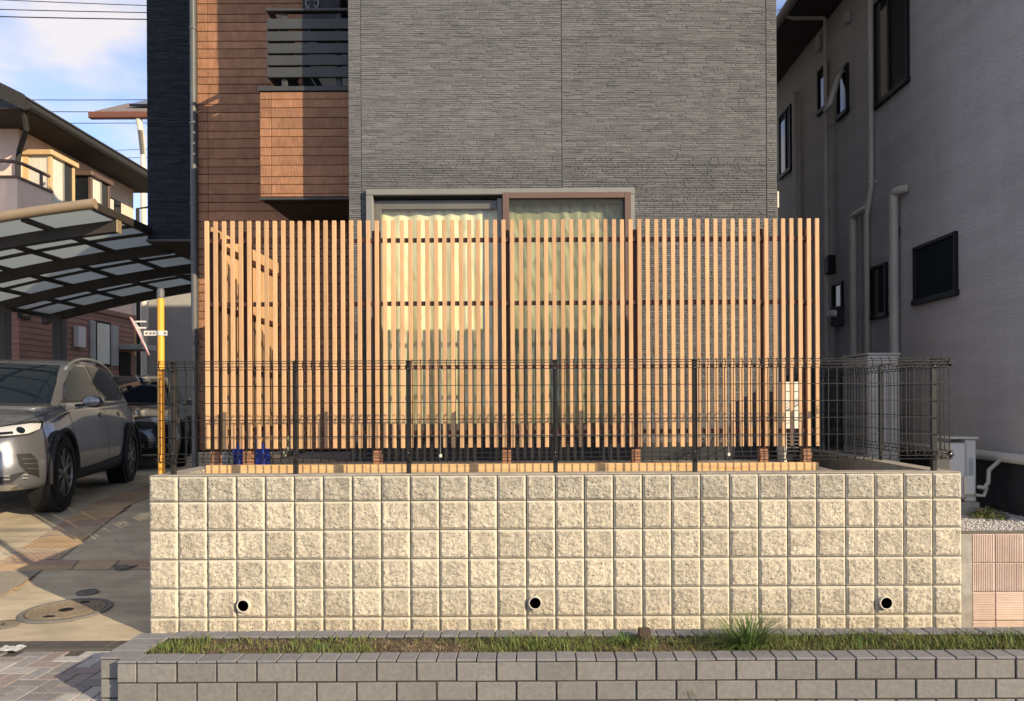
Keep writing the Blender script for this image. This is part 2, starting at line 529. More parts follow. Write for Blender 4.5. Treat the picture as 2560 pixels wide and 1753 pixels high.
M['post_black'] = mat('fence_post_bronze', (0.016, 0.015, 0.014), (0.022, 0.021, 0.019), scale=6, rough=0.45, spec=0.3)
M['steel'] = mat('zinc_bolt', (0.7, 0.7, 0.68), rough=0.3, metal=0.8)
M['yellow'] = mat('yellow_pole', (0.78, 0.36, 0.045), (0.70, 0.31, 0.035), scale=8, rough=0.5, stretch=(1, 1, 0.4))
M['sign_white'] = mat('sign_back', (0.62, 0.63, 0.66), (0.5, 0.5, 0.54), scale=14, rough=0.5)
M['sign_red'] = mat('sign_red_edge', (0.42, 0.10, 0.09), rough=0.5)
M['stucco'] = mat('grey_stucco', streak=0.05, c1=(0.385, 0.364, 0.358), c2=(0.435, 0.411, 0.404), scale=3, stretch=(1, 0.35, 2.4), rough=0.95, bump=0.9, bscale=26, bstretch=(1, 0.7, 2.2), big=0.08, bigscale=0.5, dist=0.014)
M['win_frame'] = mat('black_window_frame', (0.012, 0.013, 0.015), rough=0.5, spec=0.2)
M['roof_dark'] = mat('dark_roof', (0.022, 0.021, 0.02), (0.032, 0.03, 0.028), scale=20, stretch=(1, 6, 1), rough=0.8, bump=0.3, bscale=30)
M['gutter'] = mat('grey_gutter', (0.19, 0.19, 0.175), (0.22, 0.215, 0.2), scale=4, rough=0.5)
M['blockwall'] = mat('ribbed_pink_block', (0.50, 0.375, 0.30), (0.60, 0.475, 0.385), scale=5, rough=0.93, bump=0.5, bscale=140, rand=0.07, big=0.08, dist=0.005)
M['gravel'] = mat('pale_gravel', (0, 0, 0), palette=[(0.42, 0.4, 0.38), (0.5, 0.48, 0.45)], scale=30, rough=0.95)
M['moss'] = mat('green_shrub_leaf', (0.09, 0.115, 0.025), (0.17, 0.18, 0.05), scale=30, rough=0.85)
M['grass'] = mat('grass_blade', (0.09, 0.11, 0.028), (0.18, 0.18, 0.055), scale=14, rough=0.7, spec=0.25)
M['grass_lush'] = mat('lush_grass_blade', (0.06, 0.115, 0.024), (0.115, 0.165, 0.04), scale=14, rough=0.6, spec=0.3)
M['grass_dry'] = mat('dry_grass', (0.17, 0.125, 0.07), (0.30, 0.235, 0.14), scale=18, rough=0.9)
M['wood_old'] = mat('weathered_wood', (0.05, 0.035, 0.026), (0.10, 0.07, 0.05), scale=20, stretch=(6, 6, 0.8), rough=0.95, bump=0.6, bscale=50, bstretch=(5, 5, .6))
M['blue'] = mat('blue_plastic', (0.012, 0.035, 0.36), (0.02, 0.05, 0.42), scale=6, rough=0.35, spec=0.5)
M['bag'] = mat('white_plastic', (0.36, 0.37, 0.37), (0.27, 0.28, 0.28), scale=10, rough=0.5)
M['hose'] = mat('pale_green_hose', (0.3, 0.36, 0.26), rough=0.5)
M['paint'] = mat('silver_grey_paint', (0.16, 0.165, 0.175), rough=0.3, metal=0.5, coat=1.0)
M['paint_black'] = mat('black_paint', (0.012, 0.013, 0.016), rough=0.3, coat=1.0)
M['trim'] = mat('black_plastic_trim', (0.022, 0.022, 0.023), rough=0.65)
M['chrome'] = mat('satin_silver', (0.62, 0.62, 0.6), rough=0.28, metal=0.9)
M['rubber'] = mat('tyre_rubber', (0.016, 0.016, 0.016), rough=0.85)
M['lens'] = mat('headlight_lens', (0.5, 0.5, 0.49), rough=0.12, spec=0.6, coat=1.0)
M['car_glass'] = mat('car_glass', (0.008, 0.013, 0.02), rough=0.02, spec=0.22)
M['champagne'] = mat('champagne_aluminium', (0.28, 0.21, 0.135), (0.31, 0.235, 0.15), scale=4, rough=0.45, metal=0.2)
M['carport_frame'] = mat('dark_bronze_frame', (0.035, 0.030, 0.026), (0.045, 0.038, 0.033), scale=4, rough=0.5)
M['poly'] = translucent_mat('polycarbonate_sheet', (0.34, 0.38, 0.365), 0.7)
M['cream'] = mat('peach_stucco', (0.68, 0.50, 0.39), (0.74, 0.55, 0.43), scale=5, rough=0.95, bump=0.3, bscale=80)
M['red_siding'] = mat('red_brown_siding', (0.22, 0.115, 0.085), (0.27, 0.145, 0.11), scale=6, stretch=(1, 0.4, 2), rough=0.85)
M['house_grey'] = mat('pale_grey_render', (0.30, 0.29, 0.265), (0.335, 0.325, 0.295), scale=4, rough=0.95)
M['rust_gutter'] = mat('red_brown_gutter', (0.15, 0.06, 0.038), rough=0.55)
M['roof_tile'] = mat('grey_brown_tile', (0.16, 0.13, 0.115), (0.2, 0.165, 0.15), scale=12, stretch=(1, 5, 1), rough=0.75, bump=0.4, bscale=20)
M['solar'] = mat('solar_panel', (0.02, 0.022, 0.03), rough=0.2)
M['wood_frame'] = mat('honey_window_frame', (0.52, 0.36, 0.18), (0.57, 0.40, 0.21), scale=6, rough=0.6)
M['lace'] = mat('pale_lace', (0.62, 0.6, 0.5), (0.5, 0.48, 0.4), scale=12, stretch=(6, 6, .6), rough=0.9)
M['cable'] = mat('black_cable', (0.03, 0.035, 0.05), rough=0.7)
M['bark'] = mat('twig_bark', (0.22, 0.11, 0.045), (0.15, 0.08, 0.04), scale=20, rough=0.9)
M['ac_white'] = mat('offwhite_metal', (0.52, 0.50, 0.45), (0.48, 0.46, 0.42), scale=4, rough=0.5)
M['ochre_brick'] = mat('ochre_brick', (0.5, 0.32, 0.16), (0.58, 0.38, 0.2), scale=12, stretch=(1, 1, 4), rough=0.9)
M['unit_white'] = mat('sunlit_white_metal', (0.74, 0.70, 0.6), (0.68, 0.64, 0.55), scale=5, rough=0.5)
# ------------------------------------------------------------------ ground, pavement, driveway
def structure(o):
    o['kind'] = 'structure'
    return o

YW = 5.10                                   # front of the retaining wall
WX0, WX1 = -2.643, 2.957                    # its ends
WTOP = E - 0.495                            # its top

def dz(y):
    """height of the driveway"""
    return min(0.02 * max(0.0, y - 5.0) + 0.205 * max(0.0, y - 6.4), 0.45)

mb = MB()
mb.quad((-300, -300, -0.06), (300, -300, -0.06), (300, 300, -0.06), (-300, 300, -0.06))
structure(obj('ground', mb, M['garden']))
mb = MB()
mb.quad((-60, -6.2, -0.045), (60, -6.2, -0.045), (60, 2.4, -0.045), (-60, 2.4, -0.045))
structure(obj('road', mb, M['asphalt']))
mb = MB()
mb.box(-14, 14, 2.4, YW - 0.005, -0.05, -0.009)
pave = structure(obj('pavement', mb, M['pave_joint']))
# herringbone of 200 x 100 pavers
pm = MB().bbox(-0.0965, 0.0965, -0.0465, 0.0465, -0.03, 0.0, 0.004).mesh('paver', M['paver'])
for i in range(-44, -18):
    for j in range(32, 49):
        r = (i - j) % 4
        if r == 0:
            cx, cy, rot = i * 0.1 + 0.1, j * 0.1 + 0.05, 0
        elif r == 2:
            cx, cy, rot = i * 0.1 + 0.05, j * 0.1, R(90)
        else:
            continue
        if cy > 4.80 or cx > -2.1 or (cy > 4.74 and rot):
            continue
        place('paver', pm, (cx, cy, rnd.uniform(-0.0015, 0.002)), pave, (rnd.uniform(-.006, .006), rnd.uniform(-.006, .006), rot))

mb = MB()
for k in range(11):
    x0 = -8.2 + k * 0.6
    mb.bbox(x0 + 0.002, x0 + 0.598, 4.815, 4.992, -0.05, 0.006, 0.008)
structure(obj('kerb', mb, M['kerb']))

mb = MB()
ys = [4.995, 5.6, 6.4, 7.0, 7.6, 8.0, 8.44, 8.8, 10, 14, 20, 40]
for a, b in zip(ys, ys[1:]):
    mb.quad((-14, a, dz(a)), (WX0 + 0.1, a, dz(a)), (WX0 + 0.1, b, dz(b)), (-14, b, dz(b)))
drive = structure(obj('driveway', mb, M['drive'], smooth=True))

def ground_px(px, py):
    """photograph pixel -> point on the driveway"""
    o = (py - VY + ROLL * (px - VX)) / F
    a, b = 4.0, 30.0
    for _ in range(50):
        Y = (a + b) / 2
        if o * Y < E - dz(Y):
            a = Y
        else:
            b = Y
    p = P(px, py, Y)
    return Vector((p.x, p.y, dz(p.y)))

def flag_band(corner, nu, nv, jit):
    """irregular flat stones filling a quad; corner = four (x, y)"""
    c = [Vector((*q, 0)) for q in corner]
    base = MB()
    base.quad(*[(q.x, q.y, dz(q.y) + 0.004) for q in c])
    obj('flag_bed', base, M['flag_joint'], drive)
    def pt(u, v):
        p = (c[0] * (1 - u) + c[1] * u) * (1 - v) + (c[3] * (1 - u) + c[2] * u) * v
        return p
    grid = {}
    for i in range(nu + 1):
        for j in range(nv + 1):
            u, v = i / nu, j / nv
            if 0 < i < nu:
                u += rnd.uniform(-jit, jit) / nu
            if 0 < j < nv:
                v += rnd.uniform(-jit, jit) / nv
            grid[i, j] = pt(u, v)
    for i in range(nu):
        for j in range(nv):
            q = [grid[i, j], grid[i + 1, j], grid[i + 1, j + 1], grid[i, j + 1]]
            halves = [q]
            if rnd.random() < 0.45:
                t = rnd.uniform(.35, .65); t2 = rnd.uniform(.35, .65)
                a, b = q[0].lerp(q[3], t), q[1].lerp(q[2], t2)
                halves = [[q[0], q[1], b, a], [a, b, q[2], q[3]]]
            for h in halves:
                cen = sum(h, Vector()) / 4
                pts = [cen + (p - cen) * (1 - 0.012 / max(0.05, (p - cen).length)) for p in h]
                # knock the corners off so that the stones are not plain quads
                out = []
                for k in range(4):
                    a, b, d = pts[k - 1], pts[k], pts[(k + 1) % 4]
                    f = rnd.uniform(0.03, 0.16)
                    out += [b.lerp(a, f), b.lerp(d, f * rnd.uniform(.6, 1.2))]
                m2 = MB()
                m2.prism([(p.x - cen.x, p.y - cen.y, dz(p.y) + 0.002 - dz(cen.y)) for p in out], (0, 0, 0.007 + rnd.uniform(0, .002)))
                place('flagstone', m2.mesh('flagstone', M['flag']), (cen.x, cen.y, dz(cen.y)), drive)

def gq(px, py):
    p = ground_px(px, py)
    return (p.x, p.y)
Lp, Rp = (6, 1404), (152, 1399)
flag_band([gq(*Lp), gq(*Rp), gq(316, 1271), gq(202, 1277)], 1, 4, 0.35)
ul, ur = gq(202, 1276), gq(316, 1270)
flag_band([ul, ur, (ur[0] - .45, ur[1] + 2.4), (ul[0] - .5, ul[1] + 2.4)], 1, 6, 0.25)
ll, lr = gq(0, 1495), gq(107, 1425)
flag_band([(ll[0] - .45, ll[1] - .05), ll, lr, (lr[0] - .46, lr[1])], 1, 3, 0.35)
c0_, c1_ = gq(357, 1425), gq(357, 1401)
flag_band([(-8.0, c0_[1]), (-2.655, c0_[1]), (-2.655, c1_[1]), (-8.0, c1_[1])], 10, 1, 0.35)

def cover(name, c, r, ring, mi, mo, label, cat, bosses):
    t = thing(name, label, cat, (c.x, c.y, c.z))
    tilt = Matrix.Translation((c.x, c.y, c.z + 0.004)) @ Matrix.Rotation(math.atan(0.02), 4, 'X')
    pf = [(r, 0), (r, .008), (r * .93, .008), (r * .92, .005), (r * .84, .005), (r * .83, .008)]
    for q in range(5):
        a = .80 - .15 * q
        pf += [(r * a, .008), (r * (a - .015), .0055), (r * (a - .06), .0055), (r * (a - .075), .008)]
    pf += [(0, .008)]
    m1 = MB().lathe(pf if ring and r > .2 else [(r, 0), (r, .008), (0, .008)], 40, tilt)
    obj('lid', m1, mi, t)
    if ring:
        m2 = MB().lathe([(r + .012, 0), (r + .012, .011), (ring - .01, .011), (ring, .004), (ring, 0)], 40, tilt, closed=True)
        obj('frame_ring', m2, mo, t)
    for (bx, by, bw, bh) in bosses:
        m3 = MB().lathe([(1, 0), (1, .010), (0, .012)], 20, tilt @ Matrix.Translation((bx, by, 0)) @ Matrix.Diagonal((bw, bh, 1, 1)))
        obj('lifting_hole', m3, M['black'], t)
    return t

cover('manhole_cover', ground_px(166, 1528), 0.265, 0.315, M['iron'], M['iron_grey'], 'large round rusty manhole cover set in the driveway concrete', 'manhole cover',
      [(0, 0.0, .05, .045), (.02, .20, .035, .03), (-.02, -.17, .045, .022)])
cover('inspection_cover', ground_px(8, 1565), 0.088, 0.10, M['iron'], M['iron_grey'], 'small rusty round cap at the left edge of the driveway', 'drain cover', [(0, 0, .015, .015)])
cover('inspection_cover', ground_px(218, 1484), 0.072, 0.085, M['iron_grey'], M['iron_grey'], 'small grey round cap just behind the big manhole cover', 'drain cover', [(0, 0, .012, .012)])
cover('inspection_cover', ground_px(316, 1417), 0.088, 0.10, M['iron_grey'], M['iron_grey'], 'small grey round cap on the flagstone strip beside the block wall', 'drain cover', [(0, 0, .012, .012)])

# crumpled white wrapper on the kerb
m = MB()
n_ = 9
gr = [[(-.075 + .15 * i / n_, -.045 + .09 * j / n_, .008 + .03 * abs(noise.noise(Vector((i * .8, j * .8, 3.1)))) * (1 if 0 < i < n_ and 0 < j < n_ else .3)) for j in range(n_ + 1)] for i in range(n_ + 1)]
for i in range(n_):
    for j in range(n_):
        m.quad(gr[i][j], gr[i + 1][j], gr[i + 1][j + 1], gr[i][j + 1])
wp = obj('plastic_wrapper', m, M['bag'])
wp.location = (-3.39, 4.80, 0.006)
tag(wp, 'crumpled clear plastic wrapper lying against the kerb', 'litter')

# ------------------------------------------------------------------ retaining wall of split-face blocks
wall = thing('retaining_wall', 'tan split-face concrete block retaining wall below the slatted screen', 'wall', (0.157, YW, 0))
mb = MB()
mb.box(WX0 + 0.006, WX1 - 0.006, YW + 0.012, YW + 0.15, -0.04, WTOP - 0.012)
core = obj('mortar_core', mb, M['mortar'], wall)
mb = MB()
mb.box(WX0 + 0.004, WX0 + 0.14, YW + 0.155, 8.2, -0.04, WTOP - 0.004)
obj('side_wall', mb, M['conc_cap'], wall)
mb = MB()
mb.box(WX1 - 0.14, WX1 - 0.004, YW + 0.155, 9.5, -0.04, WTOP - 0.004)
obj('side_wall', mb, M['conc_cap'], wall)
NV = 8
block_meshes = []
for k in range(NV):
    m = MB()
    n = 19
    S = 0.2
    g = 0.004
    pts = {}
    # margin ring then a rough raised field
    us = [0.0, 0.009] + [0.014 + (S - 2 * g - 0.028) * i / (n - 1) for i in range(n)] + [S - 2 * g - 0.009, S - 2 * g]
    nu = len(us)
    for i in range(nu):
        for j in range(nu):
            e = min(i, j, nu - 1 - i, nu - 1 - j)
            if e == 0:
                d = 0.0
            elif e == 1:
                d = -0.0065
            else:
                q = Vector((us[i] * 17 + k * 9.1, us[j] * 17, k * 3.7))
                q2 = Vector((q.x + q.y * .6, q.y - q.x * .35, q.z))
                d = -0.0125 + 0.004 * noise.noise(q) + 0.0055 * noise.noise(Vector((q2.x * 2.2, q2.y * 3.6, q2.z))) + 0.0035 * noise.noise(q * 6)
                d *= min(1.0, 0.75 + 0.25 * (e - 1))
            jx = (rnd.uniform(-1, 1) * 0.002 if 1 < i < nu - 2 and 1 < j < nu - 2 else 0)
            m.v.append((g + us[i] - S / 2 + jx, d, g + us[j] - S / 2))
    for i in range(nu - 1):
        for j in range(nu - 1):
            a = i * nu + j
            e = min(i, j, nu - 2 - i, nu - 2 - j)
            m.f.append((a, a + nu, a + nu + 1, a + 1))
            m.m.append(1 if e == 0 else 0)
    # skirt back to the core
    lo, hi = g - S / 2, S / 2 - g
    for (ax, az, bx, bz) in ((lo, lo, hi, lo), (hi, lo, hi, hi), (hi, hi, lo, hi), (lo, hi, lo, lo)):
        m.quad((ax, 0, az), (ax, 0.014, az), (bx, 0.014, bz), (bx, 0, bz), 1)
    block_meshes.append(m.mesh('block', [M['block'], M['block_edge']], smooth=True))
HOLES = [(612, 1512), (1338, 1505), (2211, 1505)]
hole_xz = [(P(a, b, YW).x, P(a, b, YW).z) for a, b in HOLES]
for row in range(6):
    zc = WTOP - 0.183 - 0.2 * row + 0.1 if row else WTOP - 0.0955
    for col in range(28):
        xc = WX0 + 0.1 + 0.2 * col
        me = block_meshes[rnd.randrange(NV)]
        o = place('block', me, (xc, YW + 0.002 + rnd.uniform(-.0012, .0012), zc), wall, (0, 0, rnd.uniform(-.004, .004)))
        if row == 0:
            o.scale = (1, 1, 0.87)
        if row == 0 :
            o.material_slots[0].link = 'OBJECT'
            o.material_slots[0].material = M['block_grey']
# cap bevel along the top
mb = MB()
mb.bbox(WX0 + 0.002, WX1 - 0.002, YW - 0.004, YW + 0.152, WTOP - 0.010, WTOP, 0.006)
obj('top_edge', mb, M['conc_cap'], wall)
for (hx, hz) in hole_xz:
    t = Matrix.Translation((hx, YW - 0.034, hz)) @ Matrix.Rotation(R(-90), 4, 'X')
    p = obj('weep_pipe', MB().lathe([(.044, 0), (.044, .05), (.0385, .05), (.0385, 0)], 28, t, closed=True), M['pipe_white'], wall)
    obj('pipe_bore', MB().lathe([(.039, .008), (0, .008)], 28, t), M['black'], p)

# raised garden behind the wall
mb = MB()
mb.box(WX0 + 0.141, WX1 - 0.141, YW + 0.151, 12.0, 0.2, WTOP - 0.27)
structure(obj('garden_ground', mb, M['garden']))
mb = MB()
mb.box(WX0 + 0.142, 2.36, YW + 0.40, 12.0, WTOP - 0.268, WTOP - 0.05)
structure(obj('terrace_slab', mb, M['garden']))

# ------------------------------------------------------------------ pink ribbed block wall on the right
YP = 5.12
pz = E - 0.93
pw = thing('ribbed_block_wall', 'low pink ribbed concrete block wall at the right edge', 'wall', (3.6, YP, 0))
mb = MB()
mb.box(WX1 + 0.004, 6.2, YP + 0.014, YP + 0.15, -0.04, pz - 0.002)
obj('mortar_core', mb, M['mortar'], pw)
mb = MB()
x_a = PX(2429, YP)
mb.bbox(WX1 + 0.002, x_a - .004, YP - 0.004, YP + 0.013, -0.04, pz - 0.001, 0.003)
obj('end_pier', mb, M['conc_cap'], pw)
def ribbed(w, h, vertical):
    m = MB()
    m.box(.003, w - .003, 0.006, 0.016, .003, h - .003)
    n = max(3, int((w if vertical else h) / 0.0125))
    L = (w if vertical else h) - 0.010
    for k in range(n):
        a = 0.005 + L * k / n
        b = a + L / n * 0.62
        dd = rnd.uniform(-.001, .001)
        if vertical:
            m.bbox(a, b, .002 + dd, .008, .005, h - .005, .0015)
        else:
            m.bbox(.005, w - .005, .002 + dd, .008, a, b, .0015)
    return m.mesh('block', M['blockwall'])
ctop = pz
cols = [(x_a, PX(2487, YP))]
while cols[-1][1] < 6.0:
    cols.append((cols[-1][1], cols[-1][1] + 0.2))
for row in range(4):
    z1 = ctop - 0.2 * row
    z0 = max(z1 - 0.2, -0.03)
    for ci, (a, b) in enumerate(cols):
        place('block', ribbed(b - a, z1 - z0, row < 2), (a, YP, z0), pw)

# neighbour's gravel bed behind it
mb = MB()
mb.box(WX1 + 0.005, 12, YP + 0.152, 14, -0.04, pz - 0.03)
structure(obj('gravel_bed', mb, M['gravel']))
mb = MB()
for k in range(5200):
    x, y = rnd.uniform(WX1 + .03, 4.1), YP + 0.17 + rnd.random() ** 1.5 * 1.6
    s = rnd.uniform(.005, .016)
    z = pz - 0.03 + s * .3
    a = rnd.random() * 6.28
    pts = [(x + s * math.cos(a + q * 1.571) * rnd.uniform(.7, 1.2), y + s * math.sin(a + q * 1.571) * rnd.uniform(.7, 1.2), z) for q in range(4)]
    top = (x + rnd.uniform(-.3, .3) * s, y, z + s * rnd.uniform(.6, 1.0))
    for q in range(4):
        mb.poly([pts[q], pts[(q + 1) % 4], top])
go = obj('gravel', mb, M['gravel'], kind='stuff')
tag(go, 'pale gravel spread behind the pink block wall', 'gravel')

# ------------------------------------------------------------------ planter of grey bricks on the pavement
YF = 3.887
CAPZ = E - 1.351
pl = thing('brick_planter', 'long low grey brick planter with grass along the pavement', 'planter', (0.8, 4.1, 0))
BL = 0.21
XF0 = PX(291, YF, 1690)
XO = PX(250, 3.95, 1690)
XR = 6.2
mb = MB()
mb.box(XF0 + .006, XR, YF + .008, YF + .105, -.04, CAPZ - .014)
mb.box(XO + .008, XO + .195, YF + .13, 4.39, -.04, CAPZ - .014)
mb.box(XO + .196, XR, 4.29, 4.395, -.04, CAPZ - .014)
obj('joint_core', mb, M['mortar_dark'], pl)

def brick_mesh(w, h, d=.05, b=.0035):
    return MB().bbox(-w / 2, w / 2, 0, d, -h / 2, h / 2, b).mesh('brick', M['brick'])
full = brick_mesh(BL - .009, .096)
half = brick_mesh(BL / 2 - .008, .096)
zrows = [CAPZ - .014 - .0515 - .1035 * k for k in range(3)]
for r_, z in enumerate(zrows):
    x = XF0
    if r_ % 2 == 0:
        place('brick', half, (x + BL / 4, YF, z), pl, (0, 0, 0)); x += BL / 2
    while x < XR - .1:
        place('brick', full, (x + BL / 2, YF + rnd.uniform(-.002, .002), z + rnd.uniform(-.001, .001)), pl, (0, rnd.uniform(-.003, .003), rnd.uniform(-.006, .006)))
        x += BL
endm = brick_mesh(XF0 - XO - .012, .096)
for z in zrows:
    place('brick', endm, ((XF0 + XO) / 2 - .002, YF + .062, z), pl)

def cap_mesh(w, d):
    return MB().bbox(-w / 2, w / 2, 0, d, -.013, 0, .003).mesh('cap_brick', M['brick_cap'])
cf = cap_mesh(BL / 2 - .006, .118)
x = XF0
while x < XR - .1:
    place('cap_brick', cf, (x + BL / 4, YF - .002 + rnd.uniform(-.002, .002), CAPZ + rnd.uniform(-.0012, .0012)), pl, (rnd.uniform(-.012, .012), rnd.uniform(-.01, .01), rnd.uniform(-.012, .012)))
    x += BL / 2
cb = cap_mesh(BL / 2 - .006, .108)
x = XO + .20
while x < XR - .1:
    place('cap_brick', cb, (x + BL / 4, 4.287 + rnd.uniform(-.002, .002), CAPZ + rnd.uniform(-.001, .001)), pl, (rnd.uniform(-.01, .01), rnd.uniform(-.01, .01), rnd.uniform(-.012, .012)))
    x += BL / 2
ce = MB().bbox(-.098, .098, 0, BL / 2 - .006, -.013, 0, .003).mesh('cap_brick', M['brick_cap'])
for k in range(4):
    place('cap_brick', ce, (XO + .099, YF + .06 + .1325 * k * .79, CAPZ + rnd.uniform(-.001, .001)), pl, (0, 0, rnd.uniform(-.008, .008)))
mb = MB()
nx, ny = 260, 9
gx = lambda i: XO + .19 + (XR - XO - .2) * i / nx
gy = lambda j: YF + .10 + (4.295 - YF - .10) * j / ny
hz = lambda x, y: CAPZ - .022 + .022 * noise.noise(Vector((x * 7, y * 7, 0))) + .012 * noise.noise(Vector((x * 23, y * 23, 4)))
for i in range(nx):
    for j in range(ny):
        mb.quad(*[(gx(a), gy(b), hz(gx(a), gy(b))) for a, b in ((i, j), (i + 1, j), (i + 1, j + 1), (i, j + 1))])
so = obj('soil', mb, M['soil'], kind='stuff', smooth=True)
tag(so, 'dark crumbly soil inside the brick planter', 'soil')

def blade(m, x, y, z, h, lean, az, w, seg=3):
    dx, dy = math.cos(az), math.sin(az)
    px_, py_ = -dy, dx
    prev = None
    for k in range(seg + 1):
        t = k / seg
        o = lean * t * t
        zz = z + h * (t - 0.25 * (lean / max(h, .001)) * t * t)
        ww = w * (1 - t * .92)
        a = (x + dx * o + px_ * ww, y + dy * o + py_ * ww, zz)
        b = (x + dx * o - px_ * ww, y + dy * o - py_ * ww, zz)
        if prev:
            m.quad(prev[0], prev[1], b, a)
        prev = (a, b)

gm, gd, gl = MB(), MB(), MB()
for k in range(19000):
    x, y = rnd.uniform(XO + .2, XR - .3), rnd.uniform(YF + .112, 4.285)
    d = 1.25 * noise.noise(Vector((x * 2.0, y * 3.0, 7.3))) + .5 * noise.noise(Vector((x * 7, y * 7, 1.3)))
    dens = 0.16 + 0.55 * min(1, max(0, (x + .9) / 2.2)) + 0.6 * d
    z = hz(x, y)
    if x < -1.85:
        dens += .5
    if rnd.random() < dens:
        h = rnd.uniform(.024, .064) * (0.75 + .35 * max(0, d + .3) + .25 * min(1, max(0, x / 2)))
        blade(gm if rnd.random() < .62 else gl, x, y, z - .004, h, rnd.uniform(.01, .05), rnd.uniform(0, 6.28), rnd.uniform(.0018, .0042))
    elif rnd.random() < .55:
        blade(gd, x, y, z - .002, rnd.uniform(.006, .028), rnd.uniform(.015, .06), rnd.uniform(0, 6.28), rnd.uniform(.0012, .0028))
tag(obj('grass', gm, M['grass'], kind='stuff'), 'short olive grass and weeds growing in the planter', 'grass')
tag(obj('grass', gl, M['grass_lush'], kind='stuff'), 'fresh green grass growing thickest on the right of the planter', 'grass')
gw = MB()
for k in range(2600):
    x, y = rnd.uniform(XO + .2, XR - .3), rnd.uniform(YF + .115, 4.28)
    if noise.noise(Vector((x * 3.1, y * 4, 21.0))) < .02 + (.25 if x < 0 else -.05):
        continue
    for q in range(3):
        a, s = rnd.uniform(0, 6.28), rnd.uniform(.006, .016)
        z = hz(x, y) + rnd.uniform(.004, .035)
        u, v = Vector((math.cos(a), math.sin(a) * .8, rnd.uniform(-.1, .5))) * s, Vector((-math.sin(a), math.cos(a), rnd.uniform(-.2, .2))) * s * .4
        b0 = Vector((x + rnd.uniform(-.01, .01), y + rnd.uniform(-.01, .01), z))
        gw.poly([b0, b0 + u * .5 + v, b0 + u, b0 + u * .5 - v])
tag(obj('weeds', gw, M['moss'], kind='stuff'), 'low broad-leaved weeds mixed into the grass of the planter', 'weeds')
tag(obj('dry_grass', gd, M['grass_dry'], kind='stuff'), 'brown dead grass lying on the bare soil of the planter', 'dry grass')

def tuft(name, px, py, n, h, spread, m, label, w=.004):
    o_ = (py - VY + ROLL * (px - VX)) / F
    Y = (E - CAPZ + .03) / o_
    c = P(px, py, Y)
    b = MB()
    for k in range(n):
        az = rnd.uniform(0, 6.28)
        rr = rnd.random() ** .7 * spread * .35
        hh = h * rnd.uniform(.45, 1.0)
        blade(b, c.x + rr * math.cos(az), min(4.27, max(4.02, c.y + rr * math.sin(az) * .5)), c.z - .01, hh, rnd.uniform(.25, 1.0) * spread, az + rnd.uniform(-.5, .5), w * rnd.uniform(.6, 1.2), 5)
    o = obj(name, b, m)
    return tag(o, label, 'grass tuft')

tuft('grass_tuft', 1868, 1626, 330, .27, .30, M['grass_lush'], 'largest spiky green grass tuft in the planter', .0045)
tuft('grass_tuft', 1562, 1612, 190, .10, .15, M['grass_lush'], 'bright green grass tuft left of the wooden stump')
tuft('grass_tuft', 2160, 1606, 26, .11, .12, M['grass'], 'thin upright grass tuft at the planter, right of the largest one', .003)
tuft('grass_tuft', 1335, 1614, 60, .06, .09, M['grass'], 'small green tuft in front of the middle weep pipe')

# little stump
st = P(1611, 1592, 4.22)
mb = MB()
mb.bbox(st.x - .034, st.x + .034, 4.20, 4.25, CAPZ - .06, CAPZ + .055, .005)
mb.bbox(st.x - .024, st.x + .022, 4.185, 4.20, CAPZ - .06, CAPZ + .02, .004)
s_ = obj('wooden_stump', mb, M['wood_old'])
tag(s_, 'short weathered dark wooden stump standing in the planter', 'stump')

def weed(px, py, Y, n, s, label):
    c = P(px, py, Y)
    b = MB()
    b.tube([(c.x, Y, c.z - s * 1.2), (c.x + .004, Y - .01, c.z), (c.x + .002, Y - .012, c.z + s * .6)], .0016, 5)
    for k in range(n):
        az, r0 = rnd.uniform(0, 6.28), rnd.uniform(.2, 1) * s
        x, y, z = c.x + r0 * .7 * math.cos(az), Y - .012 + r0 * .3 * math.sin(az), c.z + rnd.uniform(-.6, .9) * s
        q = rnd.uniform(.25, .5) * s
        a2 = rnd.uniform(0, 6.28)
        b.poly([(x, y, z), (x + q * .5 * math.cos(a2), y - .003, z + q * .5), (x + q * math.cos(a2 + .5), y - .004, z + q * .6), (x + q * .4 * math.cos(a2 + 1), y, z + q * .1)])
    return tag(obj('weed', b, M['moss']), label, 'weed')
weed(1729, 1733, YF - .006, 16, .026, 'small leafy weed sprouting from a joint in the planter face')
weed(1838, 1750, YF - .006, 16, .02, 'small yellow-green weed at the bottom edge of the planter')
# ------------------------------------------------------------------ slatted timber screen
YS = 5.78
ss = thing('slat_screen', 'tall screen of upright orange-brown slats in front of the window', 'fence', (0.2, YS, WTOP - .05))
sx0, sx1 = PX(518.5, YS), PX(2045, YS)
NS = 73
zt = E + (1005 - 553 + 4) * YS / F
zb = E - (1119 - 1005 + .0) * YS / F
SW, SD = 0.0322, 0.017
sm = MB().bbox(-SW / 2, SW / 2, 0, SD, zb, zt, .0022).mesh('slat', M['slat'])
for i in range(NS):
    x = sx0 + (sx1 - sx0) * i / (NS - 1)
    place('slat', sm, (x + rnd.uniform(-.001, .001), YS, rnd.uniform(-.002, .002)), ss, (0, rnd.uniform(-.0007, .0007), 0))
for py in (600, 758, 917, 1080):
    z = E - (py - VY) * (YS + .03) / F
    obj('rail', MB().bbox(sx0 - .02, sx1 + .02, YS + SD + .001, YS + SD + .022, z - .017, z + .017, .002), M['post'], ss)
post_z0 = WTOP - .052
